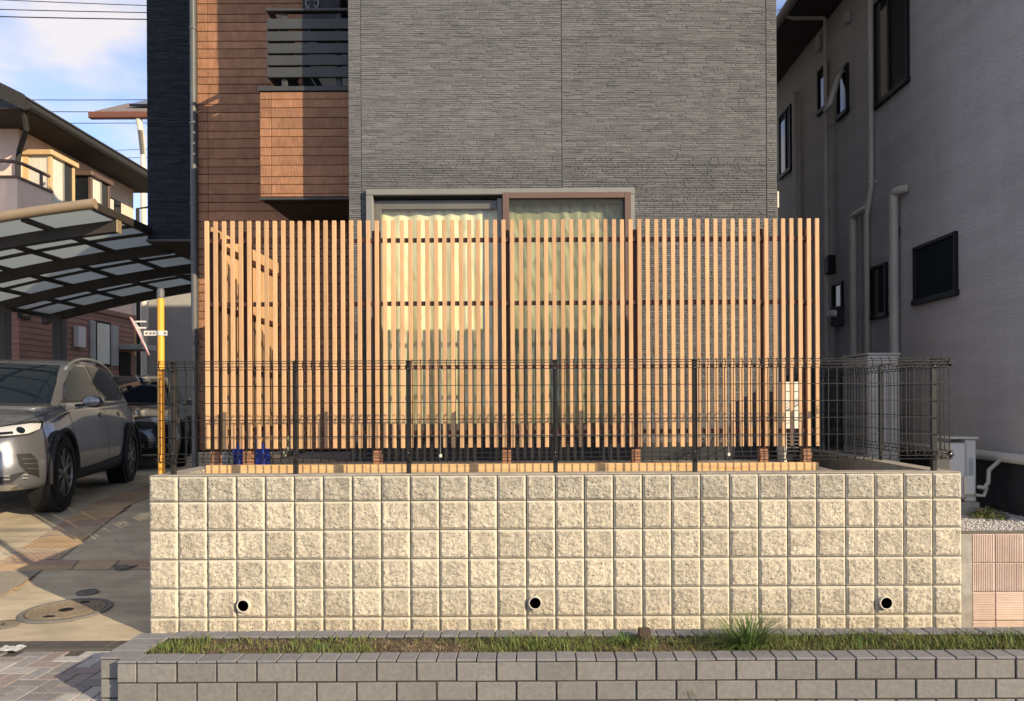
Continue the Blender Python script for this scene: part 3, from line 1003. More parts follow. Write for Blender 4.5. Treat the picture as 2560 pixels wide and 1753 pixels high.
for px in (541, 622, 944, 1266, 1588, 1905, 2013):
    x = PX(px, YS + .08)
    z1 = E - (578 - VY) * (YS + .08) / F
    p = obj('post', MB().bbox(x - .031, x + .031, YS + SD + .023, YS + SD + .079, zb - .02, z1, .003), M['post'], ss)
    obj('foot', MB().bbox(x - .034, x + .034, YS + SD + .018, YS + SD + .084, post_z0, zb - .021, .003), M['post_sunlit'], p)

# the return along the left side
rt = thing('slat_screen', 'side return of the slatted screen running back to the house', 'fence', (sx0, 6.5, WTOP - .05))
xr = sx0 - .012
n2 = 18
rs_me = MB().bbox(-.010, .010, 0, .068, zb, zt - .02, .002).mesh('slat', M['slat'])
for i in range(n2):
    place('slat', rs_me, (xr, YS + .12 + i * .086, 0), rt)
for py in (600, 758, 917, 1080):
    z = E - (py - VY) * (YS + .03) / F
    obj('rail', MB().bbox(xr + .017, xr + .045, YS + .10, 7.42, z - .017, z + .017, .002), M['post'], rt)
for y in (6.45, 7.36):
    obj('post', MB().bbox(xr + .046, xr + .10, y, y + .054, post_z0, zt - .1, .003), M['post'], rt)

# timber edging on the wall top
te = thing('timber_edging', 'long pale timber beam lying between block wall and slat feet', 'timber', (0.2, 5.68, WTOP - .05))
ex = [PX(513, 5.66), PX(913, 5.66), PX(1298, 5.66), PX(1690, 5.66), PX(2047, 5.66)]
ez = E - (1160 - VY + 0) * 5.66 / F
for a, b in zip(ex, ex[1:]):
    obj('plank', MB().bbox(a + .0015, b - .0015, 5.66, 5.72, ez - .10, ez + rnd.uniform(-.001, .001), .003), M['timber'], te)

# things kept behind the screen
def blue_can(px0, px1, label):
    Y = 6.2
    a, b = PX(px0, Y), PX(px1, Y)
    z0, z1 = WTOP - .05, E - (1090 - VY) * Y / F
    t = thing('plastic_bucket', label, 'bucket', ((a + b) / 2, Y, z0), 'blue tubs behind the slats')
    cx, w = (a + b) / 2, (b - a) / 2
    m = MB()
    prof = [(w, 0), (w * .98, .02), (w * .80, z1 - z0 - .08), (w * .86, z1 - z0 - .06), (w * .86, z1 - z0 - .05), (w * .74, z1 - z0 - .05), (w * .72, .03), (0, .03)]
    m.lathe(prof, 24, Matrix.Translation((cx, Y, z0)))
    obj('body', m, M['blue'], t, smooth=True)
    h = MB()
    h.tube([(cx + w * .8 * math.cos(q), Y, z1 - .06 + .07 * math.sin(q)) for q in [R(180 * k / 10) for k in range(11)]], .008, 6)
    obj('handle', h, M['blue'], t, smooth=True)
blue_can(579, 611, 'narrow blue plastic tub behind the slats, the left one')
blue_can(633, 676, 'wider blue plastic tub behind the slats, the right one')
m = MB()
c = Vector((PX(566, 6.1), 6.1, WTOP - .05))
bm = bmesh.new()
bmesh.ops.create_icosphere(bm, subdivisions=3, radius=1)
for v in bm.verts:
    k = 1 + .25 * noise.noise(v.co * 2.2) + .12 * noise.noise(v.co * 6)
    v.co = Vector((v.co.x * .055 * k, v.co.y * .06 * k, max(-.02, v.co.z * .09 * k + .06)))
me = bpy.data.meshes.new('plastic_bag'); bm.to_mesh(me); bm.free(); me.materials.append(M['bag'])
o = bpy.data.objects.new('plastic_bag', me); C.objects.link(o); o.location = c
tag(o, 'crumpled whitish plastic bag beside the blue tubs', 'bag')
m = MB()
for k, off in enumerate((0, .022)):
    a = P(706 + off * 300, 1143, 6.3)
    b = P(722 + off * 300, 1085, 6.45)
    m.tube([a, a.lerp(b, .5) + Vector((.004, 0, 0)), b], .007, 6)
tag(obj('garden_hose', m, M['hose'], smooth=True), 'pale green garden hose ends leaning behind the slats', 'hose')

# ------------------------------------------------------------------ welded wire mesh fence on the wall
YM = YW + 0.075
mf = thing('mesh_fence', 'black welded wire fence with thin posts on top of the block wall', 'fence', (0.1, YM, WTOP))
zT = E - (902 - VY) * YM / F
zB = E - (1151 - VY) * YM / F
def zpx(py):
    return E - (py - VY) * YM / F
HW = [zpx(p) for p in (901, 907, 915, 922, 963, 1005, 1047, 1089, 1131, 1142, 1151)]
# depth of the folded bends at each horizontal wire
bend = {0: 0.0, 1: -.022, 2: -.022, 3: 0.0, 8: 0.0, 9: -.022, 10: 0.0}
WR = 0.0036
def mesh_panel(m, p0, p1, nrm, pitch=.0602):
    """welded mesh between two plan points, bends pushed along nrm"""
    p0, p1, nrm = Vector((*p0, 0)), Vector((*p1, 0)), Vector((*nrm, 0))
    L = (p1 - p0).length
    t = (p1 - p0) / L
    for k, z in enumerate(HW):
        o = nrm * (-bend.get(k, 0) + .004)
        m.tube([p0 + o + Vector((0, 0, z)), p1 + o + Vector((0, 0, z))], WR, 4)
    n = int(L / pitch)
    for i in range(n + 1):
        q = p0 + t * (pitch * i + (L - n * pitch) / 2)
        path = []
        for k in (0, 1, 2, 3, 8, 9, 10):
            path.append(q + nrm * (-bend[k]) + Vector((0, 0, HW[k] + (.008 if k == 0 else -.008 if k == 10 else 0))))
        m.tube(path, WR, 4, cap=False)
mposts = [432, 738, 1021, 1388, 1737, 2335]
mx = [PX(p, YM) for p in mposts]
xl, xrr = PX(393, YM), PX(2378, YM)
edges = [xl] + mx[1:-1] + [xrr]
for a, b in zip(edges, edges[1:]):
    m = MB()
    mesh_panel(m, (a + .004, YM - .02), (b - .004, YM - .02), (0, -1))
    obj('wire_panel', m, M['wire'], mf, kind='stuff')
for x in mx:
    p = obj('post', MB().bbox(x - .0155, x + .0155, YM - .008, YM + .024, WTOP - .03, zT - .004, .002), M['post_black'], mf)
    obj('post_cap', MB().bbox(x - .018, x + .018, YM - .011, YM + .027, zT - .006, zT + .006, .003), M['wire'], p)
    for py in (921, 1131):
        obj('bolt', MB().lathe([(.004, 0), (.004, .008), (.002, .010), (0, .010)], 8, Matrix.Translation((x, YM - .008, zpx(py))) @ Matrix.Rotation(R(90), 4, 'X')), M['steel'], p)
for px in (1102, 1818):
    x = PX(px, YM)
    obj('joint_rod', MB().tube([(x, YM - .03, zpx(1140)), (x, YM - .03, zpx(905))], .0026, 6), M['alu'], mf)
    obj('rod_cap', MB().bbox(x - .009, x + .009, YM - .04, YM - .02, zpx(1144), zpx(1134), .003), M['pipe_white'], mf)

# return of the mesh along the right side and along the left side
mr = thing('mesh_fence', 'return of the wire fence running back beside the alley on the right', 'fence', (xrr, 6.2, WTOP))
yy = [YM + .03, 6.15, 7.25, 8.4]
for a, b in zip(yy, yy[1:]):
    m = MB()
    mesh_panel(m, (xrr - .02, a), (xrr - .02, b), (1, 0))
    obj('wire_panel', m, M['wire'], mr, kind='stuff')
for y in yy[1:]:
    obj('post', MB().bbox(xrr - .045, xrr - .024, y - .0155, y + .0155, WTOP - .03, zT, .002), M['post_black'], mr)
for z in (zpx(912), zpx(1140)):
    obj('corner_clip', MB().lathe([(.012, -.024), (.02, 0), (.012, .024)], 14, Matrix.Translation((xrr - .004, YM + .004, z))), M['wire'], mr)
    obj('bolt', MB().lathe([(.006, 0), (.006, .009), (0, .011)], 8, Matrix.Translation((xrr - .02, YM - .022, z)) @ Matrix.Rotation(R(90), 4, 'X')), M['steel'], mr)
# ------------------------------------------------------------------ yellow pole with an edge-on sign
YY = YM + .09
xy = PX(403, YY)
yp = thing('sign_pole', 'orange-yellow pole with a white clamp at the left end of the wall', 'pole', (xy, YY, WTOP - .02))
ztop = E - (745 - VY - 4) * YY / F
obj('pole', MB().lathe([(.0225, 0), (.0225, ztop - WTOP + .02), (0, ztop - WTOP + .02)], 18, Matrix.Translation((xy, YY, WTOP - .02))), M['yellow'], yp, smooth=True)
obj('cap', MB().lathe([(.025, 0), (.025, .055), (.018, .07), (0, .07)], 18, Matrix.Translation((xy, YY, ztop - .002))), M['pipe_dark'], yp, smooth=True)
zc = E - (833 - VY - 4) * YY / F
cl = obj('clamp', MB().lathe([(.027, -.017), (.027, .017)], 18, Matrix.Translation((xy, YY, zc))), M['ac_white'], yp)
m = MB()
m.bbox(xy - .115, xy - .024, YY - .014, YY - .010, zc - .018, zc + .018, .001)
m.bbox(xy + .024, xy + .052, YY - .014, YY - .010, zc - .018, zc + .018, .001)
arm = obj('bracket', m, M['ac_white'], yp)
for dx in (-.095, -.066, -.042, .038):
    obj('slot', MB().bbox(xy + dx - .006, xy + dx + .006, YY - .0155, YY - .0142, zc - .005, zc + .005, .0005), M['black'], arm)
# triangular plate seen almost edge-on
ctr = Vector((xy - .16, YY + .02, zc))
sg = thing('road_sign', 'triangular road sign plate seen nearly edge-on beside the yellow pole', 'road sign', tuple(ctr))
tri = []
for (u, v) in ((-.30, .20), (.30, .20), (0, -.36)):
    tri.append((u, v))
Mx = Matrix.Translation(ctr) @ Matrix.Rotation(R(-24), 4, 'Y') @ Matrix.Rotation(R(109), 4, 'Z')
def rounded(tr, k):
    out = []
    for i in range(3):
        a, b, c_ = Vector((*tr[i - 1], 0)), Vector((*tr[i], 0)), Vector((*tr[(i + 1) % 3], 0))
        out += [b.lerp(a, .1), b.lerp(a, .03) * .5 + b.lerp(c_, .03) * .5, b.lerp(c_, .1)]
    return [p * k for p in out]
outl = [Mx @ Vector((p.x * .5, 0, p.y * .5)) for p in rounded(tri, 1.0)]
obj('plate', MB().prism(outl, Mx.to_3x3() @ Vector((0, .004, 0))), M['sign_red'], sg)
inn = [Mx @ Vector((p.x * .5, -.002, p.y * .5)) for p in rounded(tri, .97)]
obj('front_face', MB().prism(inn, Mx.to_3x3() @ Vector((0, .0019, 0))), M['sign_white'], sg)
bk = [Mx @ Vector((p.x * .5, .0041, p.y * .5)) for p in rounded(tri, .97)]
obj('back_face', MB().prism(bk, Mx.to_3x3() @ Vector((0, .0015, 0))), M['sign_white'], sg)
for dz_ in (.075, .03):
    q = ctr + Vector((.02, -.01, dz_ + .01))
    obj('back_rib', MB().bbox(q.x - .045, q.x + .03, q.y - .006, q.y + .006, q.z - .006, q.z + .006, .002), M['ac_white'], sg)
# ------------------------------------------------------------------ the dark house
YH = 6.85
hx0, hx1 = PX(873, YH), PX(1948, YH)
HT = E + 6.75
gz = WTOP - .05
hs = thing('dark_house', 'modern house clad in dark grey stacked stone and brown boards', 'house', (0.3, 8.5, gz))
wx0, wx1 = PX(919, YH), PX(1588, YH)
wz1 = E - (472 - VY + .5) * YH / F
wz0 = E - (1078 - VY) * YH / F
sid_z = E - (1108 - VY) * YH / F          # lower edge of the stone cladding
YC = YH + .03
m = MB()
m.box(hx0 + .012, wx0 - .002, YC, YC + .14, gz, HT)
m.box(wx1 + .002, hx1 - .012, YC, YC + .14, gz, HT)
m.box(wx0 - .002, wx1 + .002, YC, YC + .14, wz1, HT)
m.box(wx0 - .002, wx1 + .002, YC, YC + .14, gz, wz0)
obj('wall', m, M['stone_back'], hs)
m = MB()
m.box(hx0 + .012, hx0 + .16, YC + .142, 13.2, gz, HT)
m.box(hx1 - .16, hx1 - .012, YC + .142, 13.2, gz, HT)
m.box(hx0 + .162, hx1 - .162, 13.0, 13.2, gz, HT)
obj('side_wall', m, M['stone_back'], hs)
obj('roof', MB().bbox(hx0 - .05, hx1 + .05, YH - .05, 13.25, HT + .002, HT + .12, .02), M['pipe_dark'], hs)

def stone_relief(x0, x1, z0, z1, y, hole=None, hmin=.013, hmax=.022, lmin=.03, lmax=.20):
    """courses of thin stones of uneven height, length and depth; their front faces and rims"""
    m, tint = MB(), []
    z = z0
    while z < z1 - .004:
        h = min(rnd.uniform(hmin, hmax), z1 - z)
        spans = [(x0, x1)]
        if hole and z + h > hole[2] and z < hole[3]:
            spans = [(x0, min(x1, hole[0])), (max(x0, hole[1]), x1)]
        # the same casting mould repeats: rows of one slab share their depth trend
        for a, b in spans:
            x = a
            while x < b - .004:
                l = min(rnd.uniform(lmin, lmax) * (1 if rnd.random() < .75 else .35), b - x)
                if b - x - l < .03:
                    l = b - x
                d = rnd.choice((.001, .002, .003, .0042)) + rnd.uniform(-.0005, .001)
                g = .0010
                X0, X1, Z0, Z1, Y0 = x + g, x + l - g, z + g * .9, z + h - g * .9, y - d
                n = len(m.v)
                c = .0016
                ty = rnd.uniform(-.002, .002)
                m.v += [(X0, y + .004, Z0), (X1, y + .004, Z0), (X1, y + .004, Z1), (X0, y + .004, Z1),
                        (X0 + c, Y0, Z0 + c), (X1 - c, Y0 + ty * .6, Z0 + c), (X1 - c, Y0 + ty, Z1 - c), (X0 + c, Y0 + ty * .4, Z1 - c)]
                m.f += [(n + 4, n + 5, n + 6, n + 7), (n, n + 1, n + 5, n + 4), (n + 1, n + 2, n + 6, n + 5), (n + 2, n + 3, n + 7, n + 6), (n + 3, n, n + 4, n + 7)]
                m.m += [0] * 5
                t = min(1, max(0, .5 + rnd.gauss(0, .2)))
                tint += [t] * 5
                x += l
        z += h
    return m, tint

seams = [hx0, PX(905, YH), PX(1408, YH), hx1 - .10, hx1]
hole = (wx0 - .004, wx1 + .004, sid_z - 1, wz1 + .004)
for a, b in zip(seams, seams[1:]):
    m, tint = stone_relief(a + .0014, b - .0014, sid_z, E + 4.7, YH + .022, hole)
    pan = obj('siding_panel', MB().box(a + .004, b - .004, YC - .008, YC - .001, wz1 + .3, E + 4.7), M['stone_back'], hs)
    r_ = bpy.data.objects.new('stone_relief', m.mesh('stone_relief', M['stone'], tint=None))
    at = r_.data.attributes.new('tint', 'FLOAT', 'FACE'); at.data.foreach_set('value', tint)
    r_['kind'] = 'stuff'
    _link(r_, pan)
    obj('plain_siding', MB().box(a + .004, b - .004, YH + .012, YC - .001, E + 4.702, HT - .002), M['stone'], hs)
obj('foundation', MB().bbox(hx0 + .01, hx1 - .01, YC - .045, YC - .002, gz, sid_z - .004, .004), M['found_dark'], hs)
obj('base_flashing', MB().bbox(hx0, hx1, YH - .004, YC - .003, sid_z - .016, sid_z - .002, .002), M['alu_dark'], hs)

# window: outer trim, left sash, right sash with insect screen
wnd = obj('window', MB()
          .bbox(wx0, wx0 + .062, YH - .03, YH + .10, wz0, wz1 - .058, .004)
          .bbox(wx1 - .062, wx1, YH - .03, YH + .10, wz0, wz1 - .058, .004)
          .bbox(wx0, wx1, YH - .033, YH + .10, wz1 - .058, wz1, .004)
          .bbox(wx0 - .02, wx1 + .02, YH - .045, YH + .10, wz0 - .05, wz0 - .001, .004), M['alu'], hs)
def frame_mb(x0, x1, z0, z1, y0, y1, l, r, t, b):
    return (MB().bbox(x0, x0 + l, y0, y1, z0, z1, .003).bbox(x1 - r, x1, y0, y1, z0, z1, .003)
            .bbox(x0 + l, x1 - r, y0 + .001, y1, z1 - t, z1, .003).bbox(x0 + l, x1 - r, y0 + .001, y1, z0, z0 + b, .003))
ix0, ix1, izt, izb = wx0 + .064, wx1 - .064, wz1 - .060, wz0 + .002
xm = PX(1246, YH + .03)
obj('head_track', MB().bbox(ix0, ix1, YH + .02, YH + .08, izt - .02, izt, .002), M['black'], wnd)
obj('sash', frame_mb(ix0, xm + .055, izb, izt - .022, YH + .062, YH + .088, PX(952, YH) - ix0, .06, .085, .07), M['alu_dark'], wnd)
obj('sash', frame_mb(xm + .02, ix1, izb, izt - .022, YH + .032, YH + .058, .06, .06, .05, .07), M['alu_dark'], wnd)
def pane(x0, x1, y, z0, z1):
    q = MB()
    q.quad((x0, y, z0), (x1, y, z0), (x1, y, z1), (x0, y, z1))
    return q
obj('glass', pane(PX(950, YH), xm, YH + .074, izb + .07, izt - .10), M['glass'], wnd)
obj('glass', pane(xm + .078, ix1 - .058, YH + .044, izb + .07, izt - .07), M['glass'], wnd)
obj('mullion', MB().bbox(xm, xm + .045, YH + .008, YH + .031, izb, izt - .021, .003), M['alu_dark'], wnd)
obj('screen_frame', frame_mb(xm + .05, ix1 + .03, izb, izt + .02, YH - .036, YH - .006, .058, .058, .055, .055), M['alu_brown'], wnd)
sq = MB()
sq.quad((xm + .107, YH - .018, izb + .054), (ix1 - .027, YH - .018, izb + .054), (ix1 - .027, YH - .018, izt - .034), (xm + .107, YH - .018, izt - .034))
obj('insect_screen', sq, M['screen'], wnd)
m = MB()
rx0, rx1, ry0, ry1, rz0, rz1 = wx0 + .01, wx1 - .01, YH + .34, YH + 2.6, wz0 - .04, wz1 + .1
m.quad((rx0, ry1, rz0), (rx1, ry1, rz0), (rx1, ry1, rz1), (rx0, ry1, rz1))
m.quad((rx0, YC + .15, rz0), (rx0, ry1, rz0), (rx0, ry1, rz1), (rx0, YC + .15, rz1))
m.quad((rx1, YC + .15, rz0), (rx1, ry1, rz0), (rx1, ry1, rz1), (rx1, YC + .15, rz1))
m.quad((rx0, YC + .15, rz1), (rx1, YC + .15, rz1), (rx1, ry1, rz1), (rx0, ry1, rz1))
m.quad((rx0, YC + .15, rz0), (rx1, YC + .15, rz0), (rx1, ry1, rz0), (rx0, ry1, rz0))
obj('room_lining', m, M['dark_interior'], hs)

def curtain(x0, x1, z0, z1, y, folds, m_, label):
    m = MB()
    nx, nz = folds * 10, 26
    g = [[None] * (nz + 1) for _ in range(nx + 1)]
    for i in range(nx + 1):
        u = i / nx
        ph = u * folds * 2 * math.pi + .8 * math.sin(u * 9)
        for j in range(nz + 1):
            v = j / nz
            a = .013 * (1 - .35 * v)
            s_ = math.sin(ph + .25 * math.sin(v * 3 + u * 7))
            yv = y + a * (math.copysign(abs(s_) ** .6, s_)) + .012 * noise.noise(Vector((u * 6, v * 3, y)))
            g[i][j] = (x0 + (x1 - x0) * u + .006 * math.sin(ph * 2), yv, z0 + (z1 - z0) * v)
    for i in range(nx):
        for j in range(nz):
            m.quad(g[i][j], g[i + 1][j], g[i + 1][j + 1], g[i][j + 1])
    o = obj('curtain', m, m_, smooth=True)
    return tag(o, label, 'curtain', 'curtains in the big window')
curtain(wx0 + .03, xm + .05, wz0 + .03, wz1 + .02, YH + .128, 8, M['curtain'], 'bright cream curtain with leaf pattern behind the left pane')
curtain(xm + .03, wx1 - .03, wz0 + .03, wz1 + .02, YH + .120, 8, M['curtain_dim'], 'leafy curtain behind the screened right pane, screen shade mixed into its colour')

# brown board walls: courses of uneven height, each board a piece
def boards(parent, x0, x1, z0, z1, y, cut, hs_, yback=.02, faces_m=M['brown']):
    z, k = z1, 0
    while z > z0 + .01:
        h = min(hs_[k % len(hs_)], z - z0)
        for a, b in zip(cut, cut[1:]):
            mm = MB().bbox(-(b - a) / 2 + .0016, (b - a) / 2 - .0016, 0, yback, -h + .003, -.003, .003)
            place('siding_board', mm.mesh('siding_board', faces_m), ((a + b) / 2, y + rnd.uniform(-.001, .001), z), parent)
        z -= h
        k += 1
YB = 8.28
bx0 = PX(497, YB)
obj('wall', MB().box(bx0 + .004, hx0 + .01, YB + .018, YB + .16, gz, HT), M['brown_back'], hs)
hts = [.082, .105, .118, .092, .098, .112, .086, .104, .12, .09]
top_b = E + 4.66
s1 = PX(523, YB)
boards(hs, bx0, hx0 - .002, gz + .02, top_b, YB, [bx0, s1, hx0 - .004], hts)
obj('plain_siding', MB().box(bx0, hx0 - .002, YB, YB + .017, top_b + .003, HT), M['brown'], hs)
obj('wall_return', MB().box(bx0 + .002, bx0 + .15, YB + .162, 12.4, gz, E + 5.38), M['brown_back'], hs)

# balcony
YBL = 7.31
qx0 = PX(653, YBL)
qz1, qz0 = E - (229 - VY - 3) * YBL / F, E - (500 - VY - 3) * YBL / F
bal = obj('balcony', MB().box(qx0 + .012, hx0 - .003, YBL + .02, YBL + .15, qz0, qz1), M['brown_back'], hs)
sj = PX(681, YBL)
hb = [.072, .084, .098, .110, .077, .105, .084, .094, .112, .078, .092, .03]
z = qz1 - .004
for h in hb:
    for a, b in ((qx0, sj), (sj, hx0 - .004)):
        mm = MB().bbox(-(b - a) / 2 + .0016, (b - a) / 2 - .0016, 0, .02, -h + .002, -.002, .003)
        place('siding_board', mm.mesh('siding_board', M['brown']), ((a + b) / 2, YBL + rnd.uniform(-.001, .001), z), bal)
    z -= h
qz0 = z
obj('side_board', MB().box(qx0 + .001, qx0 + .011, YBL + .021, YB - .002, qz0, qz1), M['brown'], bal)
obj('floor_slab', MB().box(qx0 + .002, hx0 - .003, YBL + .001, YB - .003, qz0 - .012, qz0 - .002), M['soffit'], bal)
obj('drip_edge', MB().bbox(qx0 - .01, hx0 - .003, YBL - .014, YBL + .02, qz0 - .032, qz0 - .013, .003), M['rail_grey'], bal)
obj('parapet_cap', MB().bbox(qx0 - .014, hx0 - .003, YBL - .016, YBL + .17, qz1 + .001, qz1 + .048, .004), M['rail_grey'], bal)
rx = PX(671, YBL)
rail_zs = [(46, 72), (78, 102), (108, 133), (138, 163), (168, 193)]
for a, b in rail_zs:
    za, zb_ = E - (a - VY - 3) * YBL / F, E - (b - VY - 3) * YBL / F
    obj('slat', MB().bbox(rx, hx0 - .006, YBL + .002, YBL + .034, zb_, za, .003), M['rail_grey'], bal)
    obj('slat', MB().bbox(rx + .002, rx + .034, YBL + .036, YB - .05, zb_, za, .003), M['rail_grey'], bal)
zr = E - (27 - VY - 3) * YBL / F
obj('top_rail', MB().bbox(rx - .006, hx0 - .006, YBL - .008, YBL + .062, zr - .004, zr + .022, .004), M['rail_grey'], bal)
obj('top_rail', MB().bbox(rx - .006, rx + .06, YBL + .064, YB - .03, zr - .004, zr + .022, .004), M['rail_grey'], bal)
for px in (716, 851):
    x = PX(px, YBL + .05)
    obj('baluster', MB().bbox(x - .028, x + .028, YBL + .036, YBL + .068, qz1 + .05, zr - .005, .003), M['rail_grey'], bal)
    obj('foot_plate', MB().bbox(x - .05, x + .05, YBL + .03, YBL + .09, qz1 + .049, qz1 + .06, .003), M['rail_grey'], bal)
# balcony door (dark) in the back wall
dx0 = PX(763, YB)
zd0, zd1 = qz0 + .1, E + 4.45
bd = obj('balcony_door', frame_mb(dx0, hx0 - .006, zd0, zd1, YB - .03, YB - .002, .05, .05, .06, .06), M['win_frame'], hs)
obj('glass', MB().box(dx0 + .045, hx0 - .05, YB - .016, YB - .012, zd0 + .05, zd1 - .05), M['dark_glass'], bd)
# air conditioner on the balcony floor is hidden; its upper unit hangs by the door
ac = thing('air_conditioner', 'dark air conditioner unit barely visible behind the balcony rail', 'air conditioner', (PX(790, 8.0), 8.0, E + 4.0))
ax = PX(787, 7.95)
zz = E - (8 - VY) * 7.95 / F
obj('case', MB().bbox(ax - .11, ax + .3, 7.93, 8.2, zz - .17, zz + .4, .01), M['found_dark'], ac)
obj('fan_guard', MB().lathe([(.075, 0), (.075, .008), (.06, .008), (.06, 0)], 24, Matrix.Translation((ax, 7.929, zz)) @ Matrix.Rotation(R(90), 4, 'X'), closed=True), M['gutter'], ac)
fb = MB()
for k in range(4):
    a = R(45 + 90 * k)
    fb.prism([(ax + .012 * math.cos(a), 7.922, zz + .012 * math.sin(a)), (ax + .055 * math.cos(a - .35), 7.922, zz + .055 * math.sin(a - .35)), (ax + .055 * math.cos(a + .35), 7.922, zz + .055 * math.sin(a + .35))], (0, .004, 0))
obj('fan', fb, M['found'], ac)

# dark downpipe at the left corner of the brown wall
xp = PX(487, YB - .04)
m = MB().tube([(xp, YB - .04, gz - .3), (xp, YB - .04, HT)], .034, 10)
dp = obj('downpipe', m, M['pipe_dark'], hs, smooth=True)
for py in (67, 305, 505, 640, 835, 1090):
    z = E - (py - VY) * (YB - .04) / F
    obj('bracket', MB().lathe([(.040, -.012), (.040, .012)], 12, Matrix.Translation((xp, YB - .04, z))), M['pipe_dark'], dp)
obj('corner_trim', MB().box(bx0 - .012, bx0 - .001, YB - .006, YB + .16, gz, HT), M['pipe_dark'], hs)

# navy upper wing overhanging the drive
YT = 9.5
tx0, tx1 = PX(368.5, YT), bx0 - .02
tz0 = E - (604 - VY - 4.8) * YT / F
tw = obj('upper_wing', MB().box(tx0 + .006, tx1, YT + .025, 12.4, tz0 + .004, E + 5.40), M['navy'], hs)
m, tint = stone_relief(tx0 + .003, tx1 - .003, tz0 + .03, E + 5.36, YT + .02, None, .014, .026, .04, .3)
r_ = bpy.data.objects.new('stone_relief', m.mesh('stone_relief', M['navy']))
at = r_.data.attributes.new('tint', 'FLOAT', 'FACE'); at.data.foreach_set('value', tint)
r_['kind'] = 'stuff'
_link(r_, tw)
obj('coping', MB().bbox(tx0 - .01, tx1, YT - .01, 12.42, E + 5.402, E + 5.44, .006), M['pipe_dark'], tw)
obj('drip_edge', MB().bbox(tx0 - .008, tx1, YT - .004, YT + .03, tz0, tz0 + .028, .003), M['pipe_dark'], tw)
obj('soffit', MB().box(tx0 + .004, tx1 + .5, YT + .031, 12.3, tz0 - .012, tz0 + .002), M['soffit'], tw)

# things on the right flank: white pipe catching the sun, small fittings
xs = hx1 + .012
dp2 = obj('downpipe', MB().tube([(xs, YH + .12, E - (425 - VY) * YH / F), (xs, YH + .12, HT)], .018, 8), M['pipe_white'], hs, smooth=True)
obj('pipe_clip', MB().bbox(xs - .02, xs + .02, YH + .10, YH + .14, E - (452 - VY) * YH / F, E - (428 - VY) * YH / F, .004), M['black'], dp2)
fx = MB()
fx.bbox(hx1 + .002, hx1 + .022, YH + .04, YH + .10, E - (520 - VY) * YH / F, E - (478 - VY) * YH / F, .004)
ft = obj('cable_box', fx, M['pipe_white'], hs)
obj('cable_duct', MB().bbox(hx1 + .003, hx1 + .015, YH + .055, YH + .085, gz, E - (521 - VY) * YH / F, .003), M['alu'], hs)

# ------------------------------------------------------------------ grey stucco house on the right
XW = 3.95
K = XW / 3.56
rh = thing('stucco_house', 'grey stucco house with downpipes across the narrow alley on the right', 'house', (XW + 2.5, 9, pz))
YN, YFAR = 5.62, 17.0
eave_z = E + 5.07
obj('wall', MB().box(XW, XW + 5.5, YN, YFAR, E - .50, eave_z + .3), M['stucco'], rh)
obj('foundation', MB().box(XW + .03, XW + 5.47, YN + .03, YFAR - .03, pz - .05, E - .502), M['found_dark'], rh)
led = MB()
led.tube([(XW - .05, 8.2, E - .478), (XW - .05, 6.45, E - .478), (XW - .05, YN - .1, E - .478)], .043, 10)
obj('duct_cover', led, M['ac_white'], rh, smooth=True)
XE = XW - .56
m = MB()
m.prism([(XE, 4.9, eave_z), (XE, 4.9, eave_z + .10), (XW + 2.75, 4.9, eave_z + 1.35), (XW + 6.1, 4.9, eave_z + .10), (XW + 6.1, 4.9, eave_z)], (0, YFAR + .5 - 4.9, 0))
rf = obj('roof', m, M['roof_dark'], rh)
obj('soffit', MB().box(XE + .02, XW - .002, 4.95, YFAR, eave_z - .014, eave_z - .002), M['soffit'], rf)
obj('gutter', MB().tube([(XE - .05, 4.9, eave_z + .03), (XE - .05, YFAR + .4, eave_z + .03)], .062, 10), M['gutter'], rf, smooth=True)

def wallY(px):
    return XW * F / (px - VX)
def wallZ(px, py):
    return P(px, py, wallY(px)).z

def side_window(px0, px1, z0, z1, split=None, label=None, glass=None, f=.034):
    ya, yb = wallY(px1), wallY(px0)          # near, far
    t = obj('window', MB()
            .bbox(XW - .035, XW + .02, ya, ya + f, z0, z1, .003).bbox(XW - .035, XW + .02, yb - f, yb, z0, z1, .003)
            .bbox(XW - .034, XW + .02, ya + f, yb - f, z1 - f, z1, .003).bbox(XW - .045, XW + .02, ya - .015, yb + .015, z0 - .02, z0 + f, .003), M['win_frame'], rh)
    if split:
        ym = ya + (yb - ya) * split
        obj('meeting_stile', MB().bbox(XW - .028, XW - .003, ym - .02, ym + .02, z0 + f, z1 - f, .002), M['win_frame'], t)
        obj('pane', MB().box(XW - .012, XW - .008, ya + f, ym - .02, z0 + f, z1 - f), M['black'], t)
        obj('pane', MB().box(XW - .020, XW - .016, ym + .02, yb - f, z0 + f, z1 - f), glass or M['dark_glass'], t)
    else:
        obj('pane', MB().box(XW - .012, XW - .008, ya + f, yb - f, z0 + f, z1 - f), glass or M['dark_glass'], t)
    return t
side_window(2193, 2279, wallZ(2193, 272), wallZ(2193, 25) + .05, split=.55)
side_window(2291, 2398, wallZ(2291, 760), wallZ(2291, 620))
side_window(2177, 2222, wallZ(2177, 797), wallZ(2177, 672))
side_window(2086, 2111, wallZ(2086, 810), wallZ(2086, 712))
side_window(2052, 2075, wallZ(2052, 287), wallZ(2052, 180))
side_window(1955, 1984, wallZ(1955, 447), wallZ(1955, 292), split=.45)
aw = side_window(2100, 2127, wallZ(2100, 300), wallZ(2100, 185))
